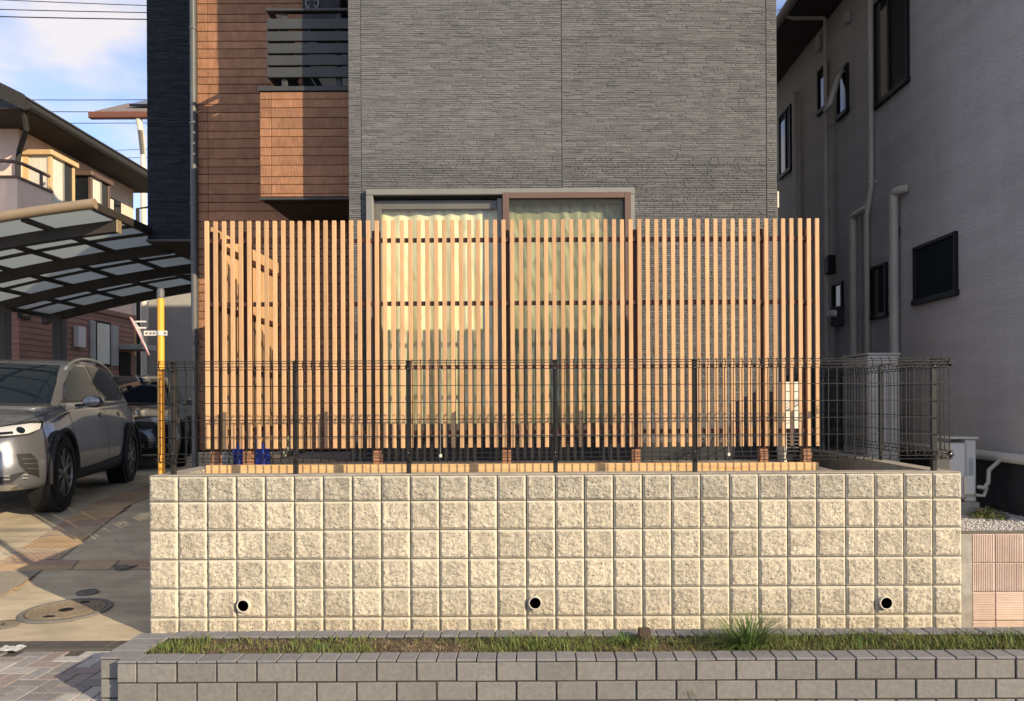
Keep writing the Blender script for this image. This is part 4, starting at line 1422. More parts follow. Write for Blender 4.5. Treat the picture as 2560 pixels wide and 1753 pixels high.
# awning sash pushed open at its foot
ya, yb = wallY(2127) + .03, wallY(2100) - .03
za, zb_ = wallZ(2100, 300) + .05, wallZ(2100, 185) - .03
hl = zb_ - za
an = R(17)
Mt = Matrix.Translation((XW - .04, 0, zb_)) @ Matrix.Rotation(an, 4, 'Y')
m = MB()
for (y0, y1, z0, z1) in ((ya, ya + .035, -hl, 0), (yb - .035, yb, -hl, 0), (ya + .035, yb - .035, -.035, 0), (ya + .035, yb - .035, -hl, -hl + .035)):
    m.bbox(-.02, .0, y0, y1, z0, z1, .003)
m.v = [tuple(Mt @ Vector(v)) for v in m.v]
sa = obj('open_sash', m, M['alu'], aw)
m = MB().box(-.012, -.008, ya + .035, yb - .035, -hl + .035, -.035)
m.v = [tuple(Mt @ Vector(v)) for v in m.v]
obj('frosted_pane', m, M['ac_white'], sa)

def wall_pipe(name, pts, r, m_, brackets=(), parent=rh):
    t = obj(name, MB().tube(pts, r, 10), m_, parent, smooth=True)
    for (y, z) in brackets:
        obj('bracket', MB().bbox(pts[-1][0] - r * 1.25, XW, y - .012, y + .012, z - .012, z + .012, .002), m_, t)
    return t
xpp = XW - .06
y1 = xpp * F / (2068 - VX)
zt_ = P(2068, 45, y1).z
wall_pipe('downpipe', [(XE - .03, y1, zt_ + .03), (XE + .1, y1, zt_), (xpp - .02, y1, zt_), (xpp, y1, zt_ - .03), (xpp, y1, pz)], .027, M['pipe_beige'], [(y1, P(2068, p, y1).z) for p in (140, 316, 517, 700)])
y2, y2b = xpp * F / (2181 - VX), xpp * F / (2169 - VX)
wall_pipe('downpipe', [(xpp, y2, eave_z), (xpp, y2, P(2181, 462, y2).z), (xpp, y2b, P(2169, 540, y2b).z), (xpp, y2b, pz)], .031, M['pipe_beige'], [(y2, P(2181, p, y2).z) for p in (14, 250, 455)])
y3 = xpp * F / (1990 - VX)
wall_pipe('duct_cover', [(xpp + .04, y3 + .1, P(1990, 232, y3).z), (xpp, y3 + .04, P(1990, 230, y3).z), (xpp, y3, P(1990, 240, y3).z), (xpp, y3, pz)], .036, M['pipe_beige'])
y4 = xpp * F / (2135 - VX)
z4 = P(2135, 540, y4).z
wall_pipe('duct_cover', [(xpp, y4 - .38, z4), (xpp, y4 - .06, z4), (xpp, y4 - .015, z4 - .015), (xpp, y4, z4 - .06), (xpp, y4, P(2135, 900, y4).z)], .042, M['pipe_beige'])
y5 = (xpp - .02) * F / (2237 - VX)
z5 = P(2237, 482, y5).z
wall_pipe('duct_cover', [(xpp + .06, y5 - .16, z5), (xpp, y5 - .10, z5), (xpp - .02, y5 - .04, z5), (xpp - .02, y5 - .012, z5 - .012), (xpp - .02, y5, z5 - .05), (xpp - .02, y5, P(2237, 895, y5).z)], .045, M['pipe_beige'])
for px, p0, p1, w in ((2130, 28, 58, .05), (2057, 90, 128, .04), (2249, 566, 592, .035)):
    y = wallY(px)
    obj('vent_hood', MB().bbox(XW - .07, XW - .001, y - w, y + w, wallZ(px, p1), wallZ(px, p0), .012), M['stucco'] if p0 < 100 else M['found_dark'], rh)
# electricity meters
for k, px in enumerate((2098, 2108)):
    y = wallY(px)
    z = wallZ(px, 790)
    t = obj('electric_meter', MB().bbox(XW - .09, XW - .001, y - .055, y + .055, z - .13, z + .12, .01), M['found_dark'], rh)
    obj('dial_glass', MB().lathe([(.045, 0), (.045, .04), (.03, .05), (0, .05)], 16, Matrix.Translation((XW - .09, y, z + .03)) @ Matrix.Rotation(R(-90), 4, 'Y')), M['ac_white'], t)
y = wallY(2086)
obj('junction_box', MB().bbox(XW - .1, XW - .001, y - .07, y + .07, wallZ(2086, 685), wallZ(2086, 640), .008), M['black'], rh)

# plant in the alley: heat-pump tank, outdoor units
def unit(name, x0, x1, y0, y1, z0, z1, label, cat, m_, grille=False, lines=True):
    t = thing(name, label, cat, ((x0 + x1) / 2, (y0 + y1) / 2, z0))
    obj('case', MB().bbox(x0, x1, y0, y1, z0, z1, .012), m_, t)
    obj('lid', MB().bbox(x0 - .008, x1 + .008, y0 - .008, y1 + .008, z1 + .001, z1 + .022, .006), m_, t)
    if lines:
        obj('front_panel', MB().bbox(x0 + .02, x1 - .02, y0 - .008, y0 - .001, z0 + .06, z1 - .05, .004), m_, t)
    if grille:
        for k in range(9):
            zz = z0 + .06 + (z1 - z0 - .12) * k / 8
            obj('louvre', MB().bbox(x0 - .016, x0 - .002, y0 + .03, y1 - .03, zz - .008, zz + .008, .003), m_, t)
    return t
Yt = 7.3
unit('storage_tank', PX(2170, Yt), PX(2251, Yt), Yt, Yt + .6, gz - .4, P(2170, 888, Yt).z, 'tall beige water heater tank standing in the alley behind the wire fence', 'water heater', M['ac_white'])
unit('storage_cabinet', PX(2052, 8.8), PX(2160, 8.8), 8.8, 9.4, gz - .4, P(2052, 912, 8.8).z, 'dark grey cabinet at the back of the alley beside the beige tank', 'cabinet', M['found'])
b_ = thing('shelf_rack', 'dark metal rack with shelves in front of the alley cabinet', 'rack', (PX(2110, 8.0), 8.0, gz))
xa, xb = PX(2055, 8.0), PX(2150, 8.0)
for x in (xa, xb - .03):
    for y in (8.0, 8.4):
        obj('upright', MB().bbox(x, x + .03, y, y + .03, gz - .3, P(xa, 935, 8.0).z, .002), M['gutter'] if x == xa else M['black'], b_)
for py in (945, 1030, 1080, 1130):
    z = E - (py - VY) * 8.0 / F
    obj('shelf', MB().bbox(xa + .031, xb - .031, 8.0, 8.43, z - .012, z + .012, .003), M['found'], b_)
ac2 = thing('outdoor_unit', 'off-white air conditioner outdoor unit past the right end of the block wall', 'air conditioner', (3.5, 6.0, pz))
ya_ = 6.1
xa, xb = PX(2372, ya_), PX(2441, ya_)
za, zb_ = P(2400, 1255, ya_).z, P(2400, 1098, ya_).z
xmid = PX(2412, ya_)
obj('case', MB().bbox(xa, xmid, ya_ - .02, ya_ + .26, za + .03, zb_ - .03, .015), M['ac_white'], ac2)
obj('side_cover', MB().bbox(xmid + .002, xb, ya_, ya_ + .25, za, zb_, .012), M['ac_white'], ac2)
obj('top_lid', MB().bbox(xa - .006, xb + .005, ya_ - .026, ya_ + .27, zb_ + .001, zb_ + .016, .005), M['ac_white'], ac2)
obj('rating_label', MB().box(xmid + .03, xb - .03, ya_ - .0025, ya_ - .001, za + .18, za + .36), M['bag'], ac2)
obj('valve_cover', MB().bbox(xmid - .03, xmid + .06, ya_ - .05, ya_ - .022, za + .06, za + .22, .012), M['ac_white'], ac2)
for k in range(2):
    obj('mounting_block', MB().bbox(xa - .02, xb + .03, ya_ + .0 + k * .15, ya_ + .12 + k * .15, pz - .03, za - .002, .01), M['conc_cap'], ac2)
q = P(2395, 1205, ya_ - .05)
obj('pipe_bundle', MB().tube([(xb - .02, ya_ - .04, za + .13), (xb + .03, ya_ - .05, za + .12), (xb + .075, ya_ - .03, za + .16), (xb + .10, ya_, za + .26), (XW - .06, ya_ + .03, E - .49)], .017, 10), M['pipe_beige'], ac2, smooth=True)
obj('pipe_bundle', MB().tube([(xb - .03, ya_ - .03, za + .06), (xb + .03, ya_ - .045, za + .055), (xb + .07, ya_ - .02, za + .12)], .014, 10), M['pipe_beige'], ac2, smooth=True)

# white sunlit unit glimpsed between the last slats
un = thing('outdoor_unit', 'sunlit white outdoor unit with dark louvres glimpsed between the last slats', 'air conditioner', (PX(1983, 8.2), 8.2, gz))
yu = 6.55
xa, xb = PX(1960, yu), PX(2012, yu)
zc0, zc1 = E - (1078 - VY) * yu / F, E - (958 - VY) * yu / F
obj('case', MB().bbox(xa, xb, yu, yu + .2, zc0, zc1, .012), M['unit_white'], un)
obj('leg_frame', MB().bbox(xa, xa + .022, yu, yu + .2, gz - .2, zc0 - .002, .003), M['unit_white'], un)
for k in range(4):
    z = zc0 + (zc1 - zc0) * (.2 + .2 * k)
    obj('groove', MB().box(xa + .02, xb - .02, yu - .002, yu - .0005, z - .003, z + .003), M['found'], un)
for k in range(6):
    z = zc0 - .03 - k * .032
    obj('louvre', MB().bbox(xa + .025, xb, yu, yu + .02, z - .006, z + .006, .002), M['found'], un)
obj('dark_back', MB().box(xa + .025, xb, yu + .03, yu + .2, gz - .2, zc0 - .003), M['black'], un)

# shrub by the foundation
bs = MB()
c = P(2470, 1296, 5.95)
for k in range(1100):
    a, r_ = rnd.uniform(0, 6.28), rnd.random() ** .6
    x, y = c.x + math.cos(a) * r_ * .15, c.y + math.sin(a) * r_ * .13
    hmax = .11 * (1 - r_ * .7)
    z = pz - .03 + rnd.uniform(0, hmax)
    s = rnd.uniform(.006, .014)
    v = [Vector((rnd.uniform(-1, 1), rnd.uniform(-1, 1), rnd.uniform(-.5, 1))).normalized() * s for _ in range(3)]
    b0 = Vector((x, y, z))
    bs.poly([b0 - v[0] * .4, b0 + v[1] * .6, b0 + v[0], b0 - v[1] * .5 + v[2] * .3])
sh = thing('low_shrub', 'low green-brown clump of ground plant on the pale gravel', 'shrub', (c.x, c.y, pz - .03))
obj('foliage', bs, M['moss'], sh)
bst = MB()
for k in range(12):
    a = rnd.uniform(0, 6.28)
    bst.tube([(c.x, c.y, pz - .05), (c.x + .05 * math.cos(a), c.y + .05 * math.sin(a), pz + .02), (c.x + .1 * math.cos(a), c.y + .1 * math.sin(a), pz + .05)], .003, 4)
obj('stem', bst, M['wood_old'], sh)
# ------------------------------------------------------------------ neighbouring house on the left
XL = -9.0
lh = thing('peach_house', 'peach stucco house with bay windows and dark eaves behind the carport', 'house', (-12, 15, 0.3))
Y0, Y1 = 13.0, 16.75
lz = E + 1.95
obj('upper_wall', MB().box(-16, XL, Y0, Y1, lz, E + 5.0), M['cream'], lh)
obj('lower_core', MB().box(-15.98, XL - .02, Y0 + .02, Y1 - .02, 0.2, lz - .002), M['brown_back'], lh)
m = MB()
z = 0.25
while z < lz - .03:
    h = min(.105, lz - .02 - z)
    m.prism([(XL - .019, Y0, z), (XL + .012, Y0, z + .004), (XL, Y0, z + h), (XL - .019, Y0, z + h)], (0, Y1 - Y0, 0))
    m.prism([(-16, Y0 + .019, z), (-16, Y0 - .012, z + .004), (-16, Y0, z + h), (-16, Y0 + .019, z + h)], (16 + XL, 0, 0))
    z += h
obj('lap_siding', m, M['red_siding'], lh, kind='stuff')
obj('belt_course', MB().bbox(XL - .3, XL + .05, Y0 - .04, Y1 + .03, lz - .06, lz + .05, .01), M['red_siding'], lh)
# gabled roof, ridge along Y
eX, eZ, rX = -8.28, E + 4.86, -12.2
sl = .50
for sgn in (1,):
    rr = obj('roof', MB().prism([(eX, 12.1, eZ), (eX, 12.1, eZ + .16), (rX, 12.1, eZ + .16 + sl * (eX - rX)), (2 * rX - eX, 12.1, eZ + .16), (2 * rX - eX, 12.1, eZ), (rX, 12.1, eZ + sl * (eX - rX))], (0, 4.95, 0)), M['roof_dark'], lh)
m = MB()
for k in range(15):
    f0 = k / 15
    a = Vector((eX + .02, 0, eZ + .165)).lerp(Vector((rX, 0, eZ + .165 + sl * (eX - rX))), f0)
    m.bbox(a.x - .3, a.x, 12.09, 17.06, a.z - .01, a.z + .025, .004)
obj('roof_course', m, M['roof_dark'], rr, kind='stuff')
obj('bargeboard', MB().prism([(eX + .02, 12.04, eZ - .06), (eX + .02, 12.04, eZ + .2), (rX, 12.04, eZ + .2 + sl * (eX - rX)), (rX, 12.04, eZ - .06 + sl * (eX - rX))], (0, .055, 0)), M['roof_dark'], rr)
obj('soffit', MB().box(eX - .02, XL - .9, 12.12, 17.0, eZ - .016, eZ - .003), M['soffit'], rr)
gt = obj('gutter', MB().tube([(eX + .05, 12.1, eZ + .03), (eX + .05, 17.1, eZ + .0)], .07, 8), M['roof_dark'], rr, smooth=True)
obj('gable_wall', MB().prism([(XL - .01, Y0 + .01, E + 5.0), (-15.9, Y0 + .01, E + 5.0), (rX, Y0 + .01, E + 6.5)], (0, .2, 0)), M['cream'], lh)
obj('downpipe', MB().tube([(eX - .06, 12.16, eZ - .02), (eX - .10, 12.3, eZ - .28), (XL + .07, Y0 - .07, eZ - .42), (XL + .04, Y0 - .07, eZ - .6), (XL + .04, Y0 - .07, lz)], .045, 8), M['roof_dark'], lh, smooth=True)
obj('downpipe', MB().tube([(eX + .02, 16.95, eZ - .02), (eX - .1, 17.0, eZ - .3), (XL + .06, 16.82, eZ - .42), (XL + .06, 16.82, .3)], .04, 8), M['roof_dark'], lh, smooth=True)

def bay(ya, yb, xo, z0, z1, front_m, dark=False):
    t = obj('bay_window', MB().bbox(XL + .001, xo, ya, yb, z0, z0 + .07, .005), front_m, lh)
    obj('head_board', MB().bbox(XL + .001, xo + .05, ya - .05, yb + .05, z1 - .09, z1, .008), front_m, t)
    for (x, y) in ((xo - .03, ya + .03), (xo - .03, yb - .03)):
        obj('corner_post', MB().bbox(x - .03, x + .03, y - .03, y + .03, z0 + .071, z1 - .091, .003), front_m, t)
    obj('wall_post', MB().bbox(XL + .001, XL + .10, ya, ya + .06, z0 + .071, z1 - .091, .003), front_m, t)
    obj('front_pane', MB().box(XL + .101, xo - .061, ya + .02, ya + .03, z0 + .071, z1 - .091), M['dark_glass'] if dark else M['lace'], t)
    ym = ya + (yb - ya) * .55
    obj('mullion', MB().bbox(xo - .035, xo - .005, ym - .02, ym + .02, z0 + .071, z1 - .091, .002), M['alu'], t)
    obj('side_pane', MB().box(xo - .025, xo - .02, ya + .061, ym - .021, z0 + .071, z1 - .091), M['lace'], t)
    obj('side_pane', MB().box(xo - .025, xo - .02, ym + .021, yb - .061, z0 + .071, z1 - .091), M['dark_glass'], t)
    obj('backing', MB().box(XL + .001, XL + .008, ya + .05, yb - .05, z0 + .071, z1 - .091), M['black'], t)
bay(13.1, 13.8, -8.5, E + 3.46, E + 4.5, M['wood_frame'])
bay(14.3, 14.95, -8.5, E + 3.72, E + 4.5, M['alu_brown'], dark=True)
wl_ = obj('window', MB().bbox(XL + .001, XL + .03, 15.62, 16.2, E + 3.8, E + 4.42, .004), M['win_frame'], lh)
obj('pane', MB().box(XL + .031, XL + .036, 15.66, 15.9, E + 3.84, E + 4.38), M['lace'], wl_)
obj('pane', MB().box(XL + .031, XL + .036, 15.93, 16.16, E + 3.84, E + 4.38), M['dark_glass'], wl_)
# balcony at its front corner
bl = obj('balcony', MB().box(-13, -8.4, 12.1, 12.22, E + 2.2, E + 3.70).box(-8.52, -8.4, 12.222, 12.98, E + 2.2, E + 3.70), M['cream'], lh)
obj('coping', MB().bbox(-13, -8.37, 12.07, 12.25, E + 3.701, E + 3.74, .005).bbox(-8.55, -8.37, 12.251, 12.98, E + 3.701, E + 3.74, .005), M['alu_brown'], bl)
obj('railing', MB().tube([(-13, 12.15, E + 4.0), (-8.62, 12.15, E + 4.0), (-8.48, 12.2, E + 4.0), (-8.45, 12.35, E + 4.0), (-8.45, 12.98, E + 4.0)], .03, 8), M['alu_brown'], bl, smooth=True)
for x in (-8.75, -9.5, -10.3, -11.1):
    obj('baluster', MB().bbox(x - .015, x + .015, 12.13, 12.17, E + 3.742, E + 3.975, .003), M['alu_brown'], bl)
obj('baluster', MB().bbox(-8.47, -8.43, 12.75, 12.79, E + 3.742, E + 3.975, .003), M['alu_brown'], bl)
# ground floor: small window, tall sunlit pane with pale shutters, wall box
def lwin(pa, pb, ya_, yb_, frame, pane):
    fy = lambda p: -(-XL) * F / (p - VX) if p != VX else 0
    a, b = XL * F / (pa - VX), XL * F / (pb - VX)
    z0, z1 = P(pa, yb_, a).z, P(pa, ya_, a).z
    t = obj('window', MB().bbox(XL - .01, XL + .05, a, b, z0, z1, .005), frame, lh)
    obj('pane', MB().box(XL + .051, XL + .056, a + .05, b - .05, z0 + .05, z1 - .05), pane, t)
    return t
lwin(45, 72, 748, 795, M['win_frame'], M['dark_glass'])
lwin(222, 236, 800, 912, M['house_grey'], M['house_grey'])
lwin(234, 272, 800, 914, M['win_frame'], M['lace'])
lwin(273, 292, 812, 914, M['house_grey'], M['house_grey'])
a = XL * F / (182 - VX)
obj('meter_box', MB().bbox(XL + .013, XL + .12, a, a + .25, P(182, 868, a).z, P(182, 815, a).z, .01), M['ac_white'], lh)
a = XL * F / (300 - VX)
obj('entrance_canopy', MB().bbox(XL + .013, XL + .55, a - .1, a + .5, P(300, 875, a).z, P(300, 862, a).z, .01), M['house_grey'], lh)
obj('entrance_door', MB().bbox(XL + .013, XL + .03, a - .05, a + .4, .3, P(300, 880, a).z, .005), M['black'], lh)

# ------------------------------------------------------------------ farther houses
fh = thing('grey_house', 'pale grey rendered house with red-brown gutter beyond the carport', 'house', (-8, 21, .3))
YQ = 20.0
fx0 = PX(372, YQ)
fez = E + (1005 - 312 - 4.8) * YQ / F
obj('wall', MB().box(fx0, fx0 + 7, YQ, YQ + 6, 0, fez + .40), M['house_grey'], fh)
ex0 = PX(243, YQ - .8)
rf = obj('roof', MB().prism([(ex0, YQ - .8, fez + .06), (ex0, YQ + .8, fez + .91), (ex0, YQ + .8, fez + .97), (ex0, YQ - .8, fez + .12)], (fx0 + 8 - ex0, 0, 0)), M['roof_tile'], fh)
for k in range(5):
    ya_, za_ = YQ - .82 + 1.6 * k / 5, fez + .115 + .85 * k / 5
    obj('tile_course', MB().prism([(ex0 - .02, ya_, za_), (ex0 - .02, ya_ + .33, za_ + .175), (ex0 - .02, ya_ + .33, za_ + .215), (ex0 - .02, ya_, za_ + .045)], (fx0 + 8 - ex0, 0, 0)), M['roof_tile'], rf)
obj('gutter', MB().bbox(ex0 - .12, fx0 + 8, YQ - .95, YQ - .8, fez - .07, fez + .10, .02), M['rust_gutter'], rf)
obj('soffit', MB().prism([(fx0 - .3, YQ - .78, fez + .0), (fx0 - .3, YQ - .02, fez + .40), (fx0 - .3, YQ - .02, fez + .42), (fx0 - .3, YQ - .78, fez + .02)], (8, 0, 0)), M['alu_brown'], rf)
px_ = PX(345, YQ)
obj('solar_panel', MB().prism([(px_, YQ - .35, fez + .46), (px_, YQ + .55, fez + .94), (px_, YQ + .53, fez + 1.0), (px_, YQ - .37, fez + .52)], (6, 0, 0)), M['solar'], fh)
fp = PX(362, YQ - .1)
obj('downpipe', MB().tube([(PX(350, YQ - .85), YQ - .85, fez - .05), (PX(352, YQ - .85), YQ - .8, fez - .3), (fp, YQ - .12, fez - .75), (fp, YQ - .12, .2)], .075, 8), M['pipe_white'], fh, smooth=True)
oh = thing('ochre_house', 'small sunlit ochre brick corner glimpsed under the carport', 'house', (-13, 24, .3))
YO = 24.0
ox0, ox1 = PX(325, YO), PX(362, YO)
m = MB()
nr = 12
zo0, zo1 = P(330, 890, YO).z, P(330, 822, YO).z
obj('wall', MB().box(ox0 - 2, ox1 + .4, YO + .06, YO + 4, 0, zo1 + .02), M['mortar'], oh)
for k in range(nr):
    za_ = zo0 + (zo1 - zo0) * k / nr
    m.bbox(ox0 - 2, ox1 + .38, YO, YO + .059, za_ + .01, za_ + (zo1 - zo0) / nr - .01, .005)
obj('brick_course', m, M['ochre_brick'], oh, kind='stuff')
obj('upper_wall', MB().box(ox0 - 2, ox1 + .4, YO + .05, YO + 4, zo1 + .022, zo1 + .9), M['pipe_white'], oh)

# ------------------------------------------------------------------ carport
cp = thing('carport', 'dark bronze carport with a curved translucent roof over the cars', 'carport', (-6.4, 10.8, dz(10)))
def cz(x):
    t = (x + 8.2) / 3.27
    return E + 1.60 + .86 * t - .24 * t * t
CX0, CX1 = -8.35, -4.93
CY0, CY1 = 8.3, 13.1
def arc_beam(y, w, h, drop, x0=CX0, x1=CX1, n=16):
    m = MB()
    pts = [(x0 + (x1 - x0) * i / n) for i in range(n + 1)]
    for i in range(n):
        a, b = pts[i], pts[i + 1]
        za, zb_ = cz(a) - drop, cz(b) - drop
        q = [(a, y - w, za - h), (b, y - w, zb_ - h), (b, y + w, zb_ - h), (a, y + w, za - h), (a, y - w, za), (b, y - w, zb_), (b, y + w, zb_), (a, y + w, za)]
        n0 = len(m.v)
        m.v += q
        fs = [(0, 1, 5, 4), (2, 3, 7, 6), (4, 5, 6, 7), (3, 2, 1, 0)]
        if i == 0: fs.append((3, 0, 4, 7))
        if i == n - 1: fs.append((1, 2, 6, 5))
        for f_ in fs:
            m.f.append(tuple(n0 + k for k in f_)); m.m.append(0)
    return m
beams = [8.75, 10.0, 11.3, 12.65]
for y in beams:
    obj('arched_beam', arc_beam(y, .045, .135, .06, x1=CX1 + .05), M['carport_frame'], cp)
obj('beam_end', MB().bbox(CX1 + .052, CX1 + .062, beams[0] - .05, beams[0] + .05, cz(CX1) - .20, cz(CX1) - .05, .003), M['champagne'], cp)
m = MB()
npt = 18
m.tube([(CX0 + (CX1 + .06 - CX0) * i / npt, CY0 - .03, cz(CX0 + (CX1 - CX0) * i / npt) + .02) for i in range(npt + 1)], .058, 10)
obj('front_fascia', m, M['champagne'], cp, smooth=True)
obj('rear_fascia', arc_beam(CY1, .04, .09, -.02), M['carport_frame'], cp)
obj('edge_rail', MB().bbox(CX1, CX1 + .06, CY0, CY1, cz(CX1) - .05, cz(CX1) + .05, .01), M['carport_frame'], cp)
obj('edge_rail', MB().bbox(CX0 - .06, CX0, CY0, CY1, cz(CX0) - .06, cz(CX0) + .06, .01), M['carport_frame'], cp)
purl = [CX0, -7.75, -7.1, -6.42, -5.72, CX1]
for x in purl[1:-1]:
    obj('purlin', MB().bbox(x - .028, x + .028, CY0 + .03, CY1 - .042, cz(x) - .058, cz(x) - .004, .004), M['carport_frame'], cp)
ribs = [CY0 + .03] + [b for p in zip(beams, [(a + b) / 2 for a, b in zip(beams, beams[1:])] + [12.9]) for b in p][:-1] + [CY1 - .04]
ribs = [CY0 + .03, 8.75, 9.17, 9.58, 10.0, 10.43, 10.87, 11.3, 11.75, 12.2, 12.65, CY1 - .04]
for y in ribs[1:-1]:
    if y not in beams:
        obj('glazing_bar', arc_beam(y, .018, .035, .0, n=10), M['carport_frame'], cp)
for ya_, yb_ in zip(ribs, ribs[1:]):
    for xa, xb in zip(purl, purl[1:]):
        m = MB()
        for q in range(3):
            a, b = xa + (xb - xa) * q / 3, xa + (xb - xa) * (q + 1) / 3
            m.quad((a, ya_, cz(a) + .006), (b, ya_, cz(b) + .006), (b, yb_, cz(b) + .006), (a, yb_, cz(a) + .006))
        obj('roof_panel', m, M['poly'], cp)
for y in (11.3, 12.65):
    x = -8.07
    obj('post', MB().bbox(x - .085, x + .085, y - .07, y + .07, .3, cz(x) - .10, .008), M['carport_frame'], cp)

# ------------------------------------------------------------------ cars
def lofted(st, prof, name):
    """closed shell lofted through stations (x, z0, z1, w_bottom, w_top); prof = [(height fraction, width fraction)]"""
    m = MB()
    n = len(prof)
    ring = 2 * n - 2
    for (x, z0, z1, wb, wt) in st:
        half = []
        for (hf, wf, wm) in prof:
            w = (wb * (1 - wm) + wt * wm) * wf
            half.append((x, w, z0 + (z1 - z0) * hf))
        full = half + [(p[0], -p[1], p[2]) for p in half[-2:0:-1]]
        m.v += full
    for i in range(len(st) - 1):
        for k in range(ring):
            a, b = i * ring + k, i * ring + (k + 1) % ring
            m.f.append((a, b, b + ring, a + ring)); m.m.append(0)
    m.f.append(tuple(range(ring))); m.m.append(0)
    m.f.append(tuple((len(st) - 1) * ring + k for k in range(ring))); m.m.append(0)
    return m

def evaluated(mb_, mats, subs, cutters=()):
    me = mb_.mesh('tmp', mats, smooth=True)
    o = bpy.data.objects.new('tmp', me); C.objects.link(o)
    s = o.modifiers.new('s', 'SUBSURF'); s.levels = s.render_levels = subs
    cs = []
    for cm in cutters:
        co = bpy.data.objects.new('cut', cm.mesh('cut', mats)); C.objects.link(co); cs.append(co)
        b = o.modifiers.new('b', 'BOOLEAN'); b.operation = 'DIFFERENCE'; b.object = co; b.solver = 'EXACT'
    dg = bpy.context.evaluated_depsgraph_get()
    dg.update()
    out = bpy.data.meshes.new_from_object(o.evaluated_get(dg))
    for x in cs + [o]:
        bpy.data.objects.remove(x)
    out.polygons.foreach_set('use_smooth', [True] * len(out.polygons))
    out.set_sharp_from_angle(angle=R(40))
    return out

def bvh_of(meshes):
    vs, fs = [], []
    for me in meshes:
        b = len(vs)
        vs += [v.co.copy() for v in me.vertices]
        fs += [tuple(b + i for i in p.vertices) for p in me.polygons]
    return BVHTree.FromPolygons(vs, fs)

def patch(bvh, outline, frame, off=.004, step=.035, thick=.0):
    """polygon (u, v) thrown along frame's third axis onto a shell; frame = (origin, U, V, D)"""
    o_, U, V, D = frame
    pts = []
    n = len(outline)
    for i in range(n):
        a, b = Vector(outline[i]), Vector(outline[(i + 1) % n])
        k = max(1, int((b - a).length / step))
        pts += [a.lerp(b, j / k) for j in range(k)]
    nb = len(pts)
    xs, ys = [p.x for p in pts], [p.y for p in pts]
    x = min(xs) + step
    def inside(q):
        c = False
        for i in range(nb):
            a, b = pts[i], pts[(i + 1) % nb]
            if (a.y > q.y) != (b.y > q.y) and q.x < (b.x - a.x) * (q.y - a.y) / (b.y - a.y) + a.x:
                c = not c
        return c
    extra = []
    while x < max(xs):
        y = min(ys) + step
        while y < max(ys):
            q = Vector((x, y))
            if inside(q) and min((q - p).length for p in pts) > step * .5:
                extra.append(q)
            y += step
        x += step
    r = delaunay_2d_cdt(pts + extra, [], [list(range(nb))], 1, 1e-6)
    m = MB()
    ok = []
    for p in r[0]:
        org = o_ + U * p.x + V * p.y
        loc, nor, idx, dist = bvh.ray_cast(org, D)
        if loc is None:
            ok.append(None); m.v.append((0, 0, 0)); continue
        if nor.dot(D) > 0:
            nor = -nor
        ok.append(1)
        m.v.append(tuple(loc + nor * off))
    for f in r[2]:
        if all(ok[i] for i in f):
            m.f.append(tuple(f)); m.m.append(0)
    return m

def wheel(parent, loc, r, w, flip, spokes, rimm):
    Mx = Matrix.Translation(loc) @ Matrix.Rotation(R(-90 * flip), 4, 'X')
    prof = [(r * .70, -w / 2), (r * .90, -w / 2), (r * .97, -w * .44), (r, -w * .3), (r, w * .3), (r * .97, w * .44), (r * .90, w / 2), (r * .72, w / 2), (r * .70, w * .40)]
    t = obj('wheel', MB().lathe(prof, 36, Mx, closed=True), M['rubber'], parent, smooth=True)
    obj('rim', MB().lathe([(r * .70, w * .40), (r * .66, w * .44), (r * .62, w * .30), (r * .60, -w * .2)], 36, Mx, cap=False), rimm, t, smooth=True)
    obj('brake_disc', MB().lathe([(r * .61, -w * .1), (0, -w * .1)], 24, Mx), M['black'], t)
    s = MB()
    for k in range(spokes):
        a = 2 * math.pi * k / spokes
        for da, q in ((-.20, .055), (.20, .055)):
            c, s_ = math.cos(a + da * .25), math.sin(a + da * .25)
            c2, s2 = math.cos(a + da * 1.15), math.sin(a + da * 1.15)
            tn = Vector((-math.sin(a + da), math.cos(a + da), 0))
            p0, p1 = Vector((c, s_, 0)) * r * .10, Vector((c2, s2, 0)) * r * .65
            pts = [p0 - tn * r * q, p1 - tn * r * q * .8, p1 + tn * r * q * .8, p0 + tn * r * q]
            s.prism([Mx @ (p + Vector((0, 0, w * .30))) for p in pts], Mx.to_3x3() @ Vector((0, 0, w * .10)))
    obj('spokes', s, rimm, t)
    obj('hub', MB().lathe([(r * .15, w * .26), (r * .15, w * .42), (r * .1, w * .44), (0, w * .44)], 20, Mx), rimm, t, smooth=True)
    return t

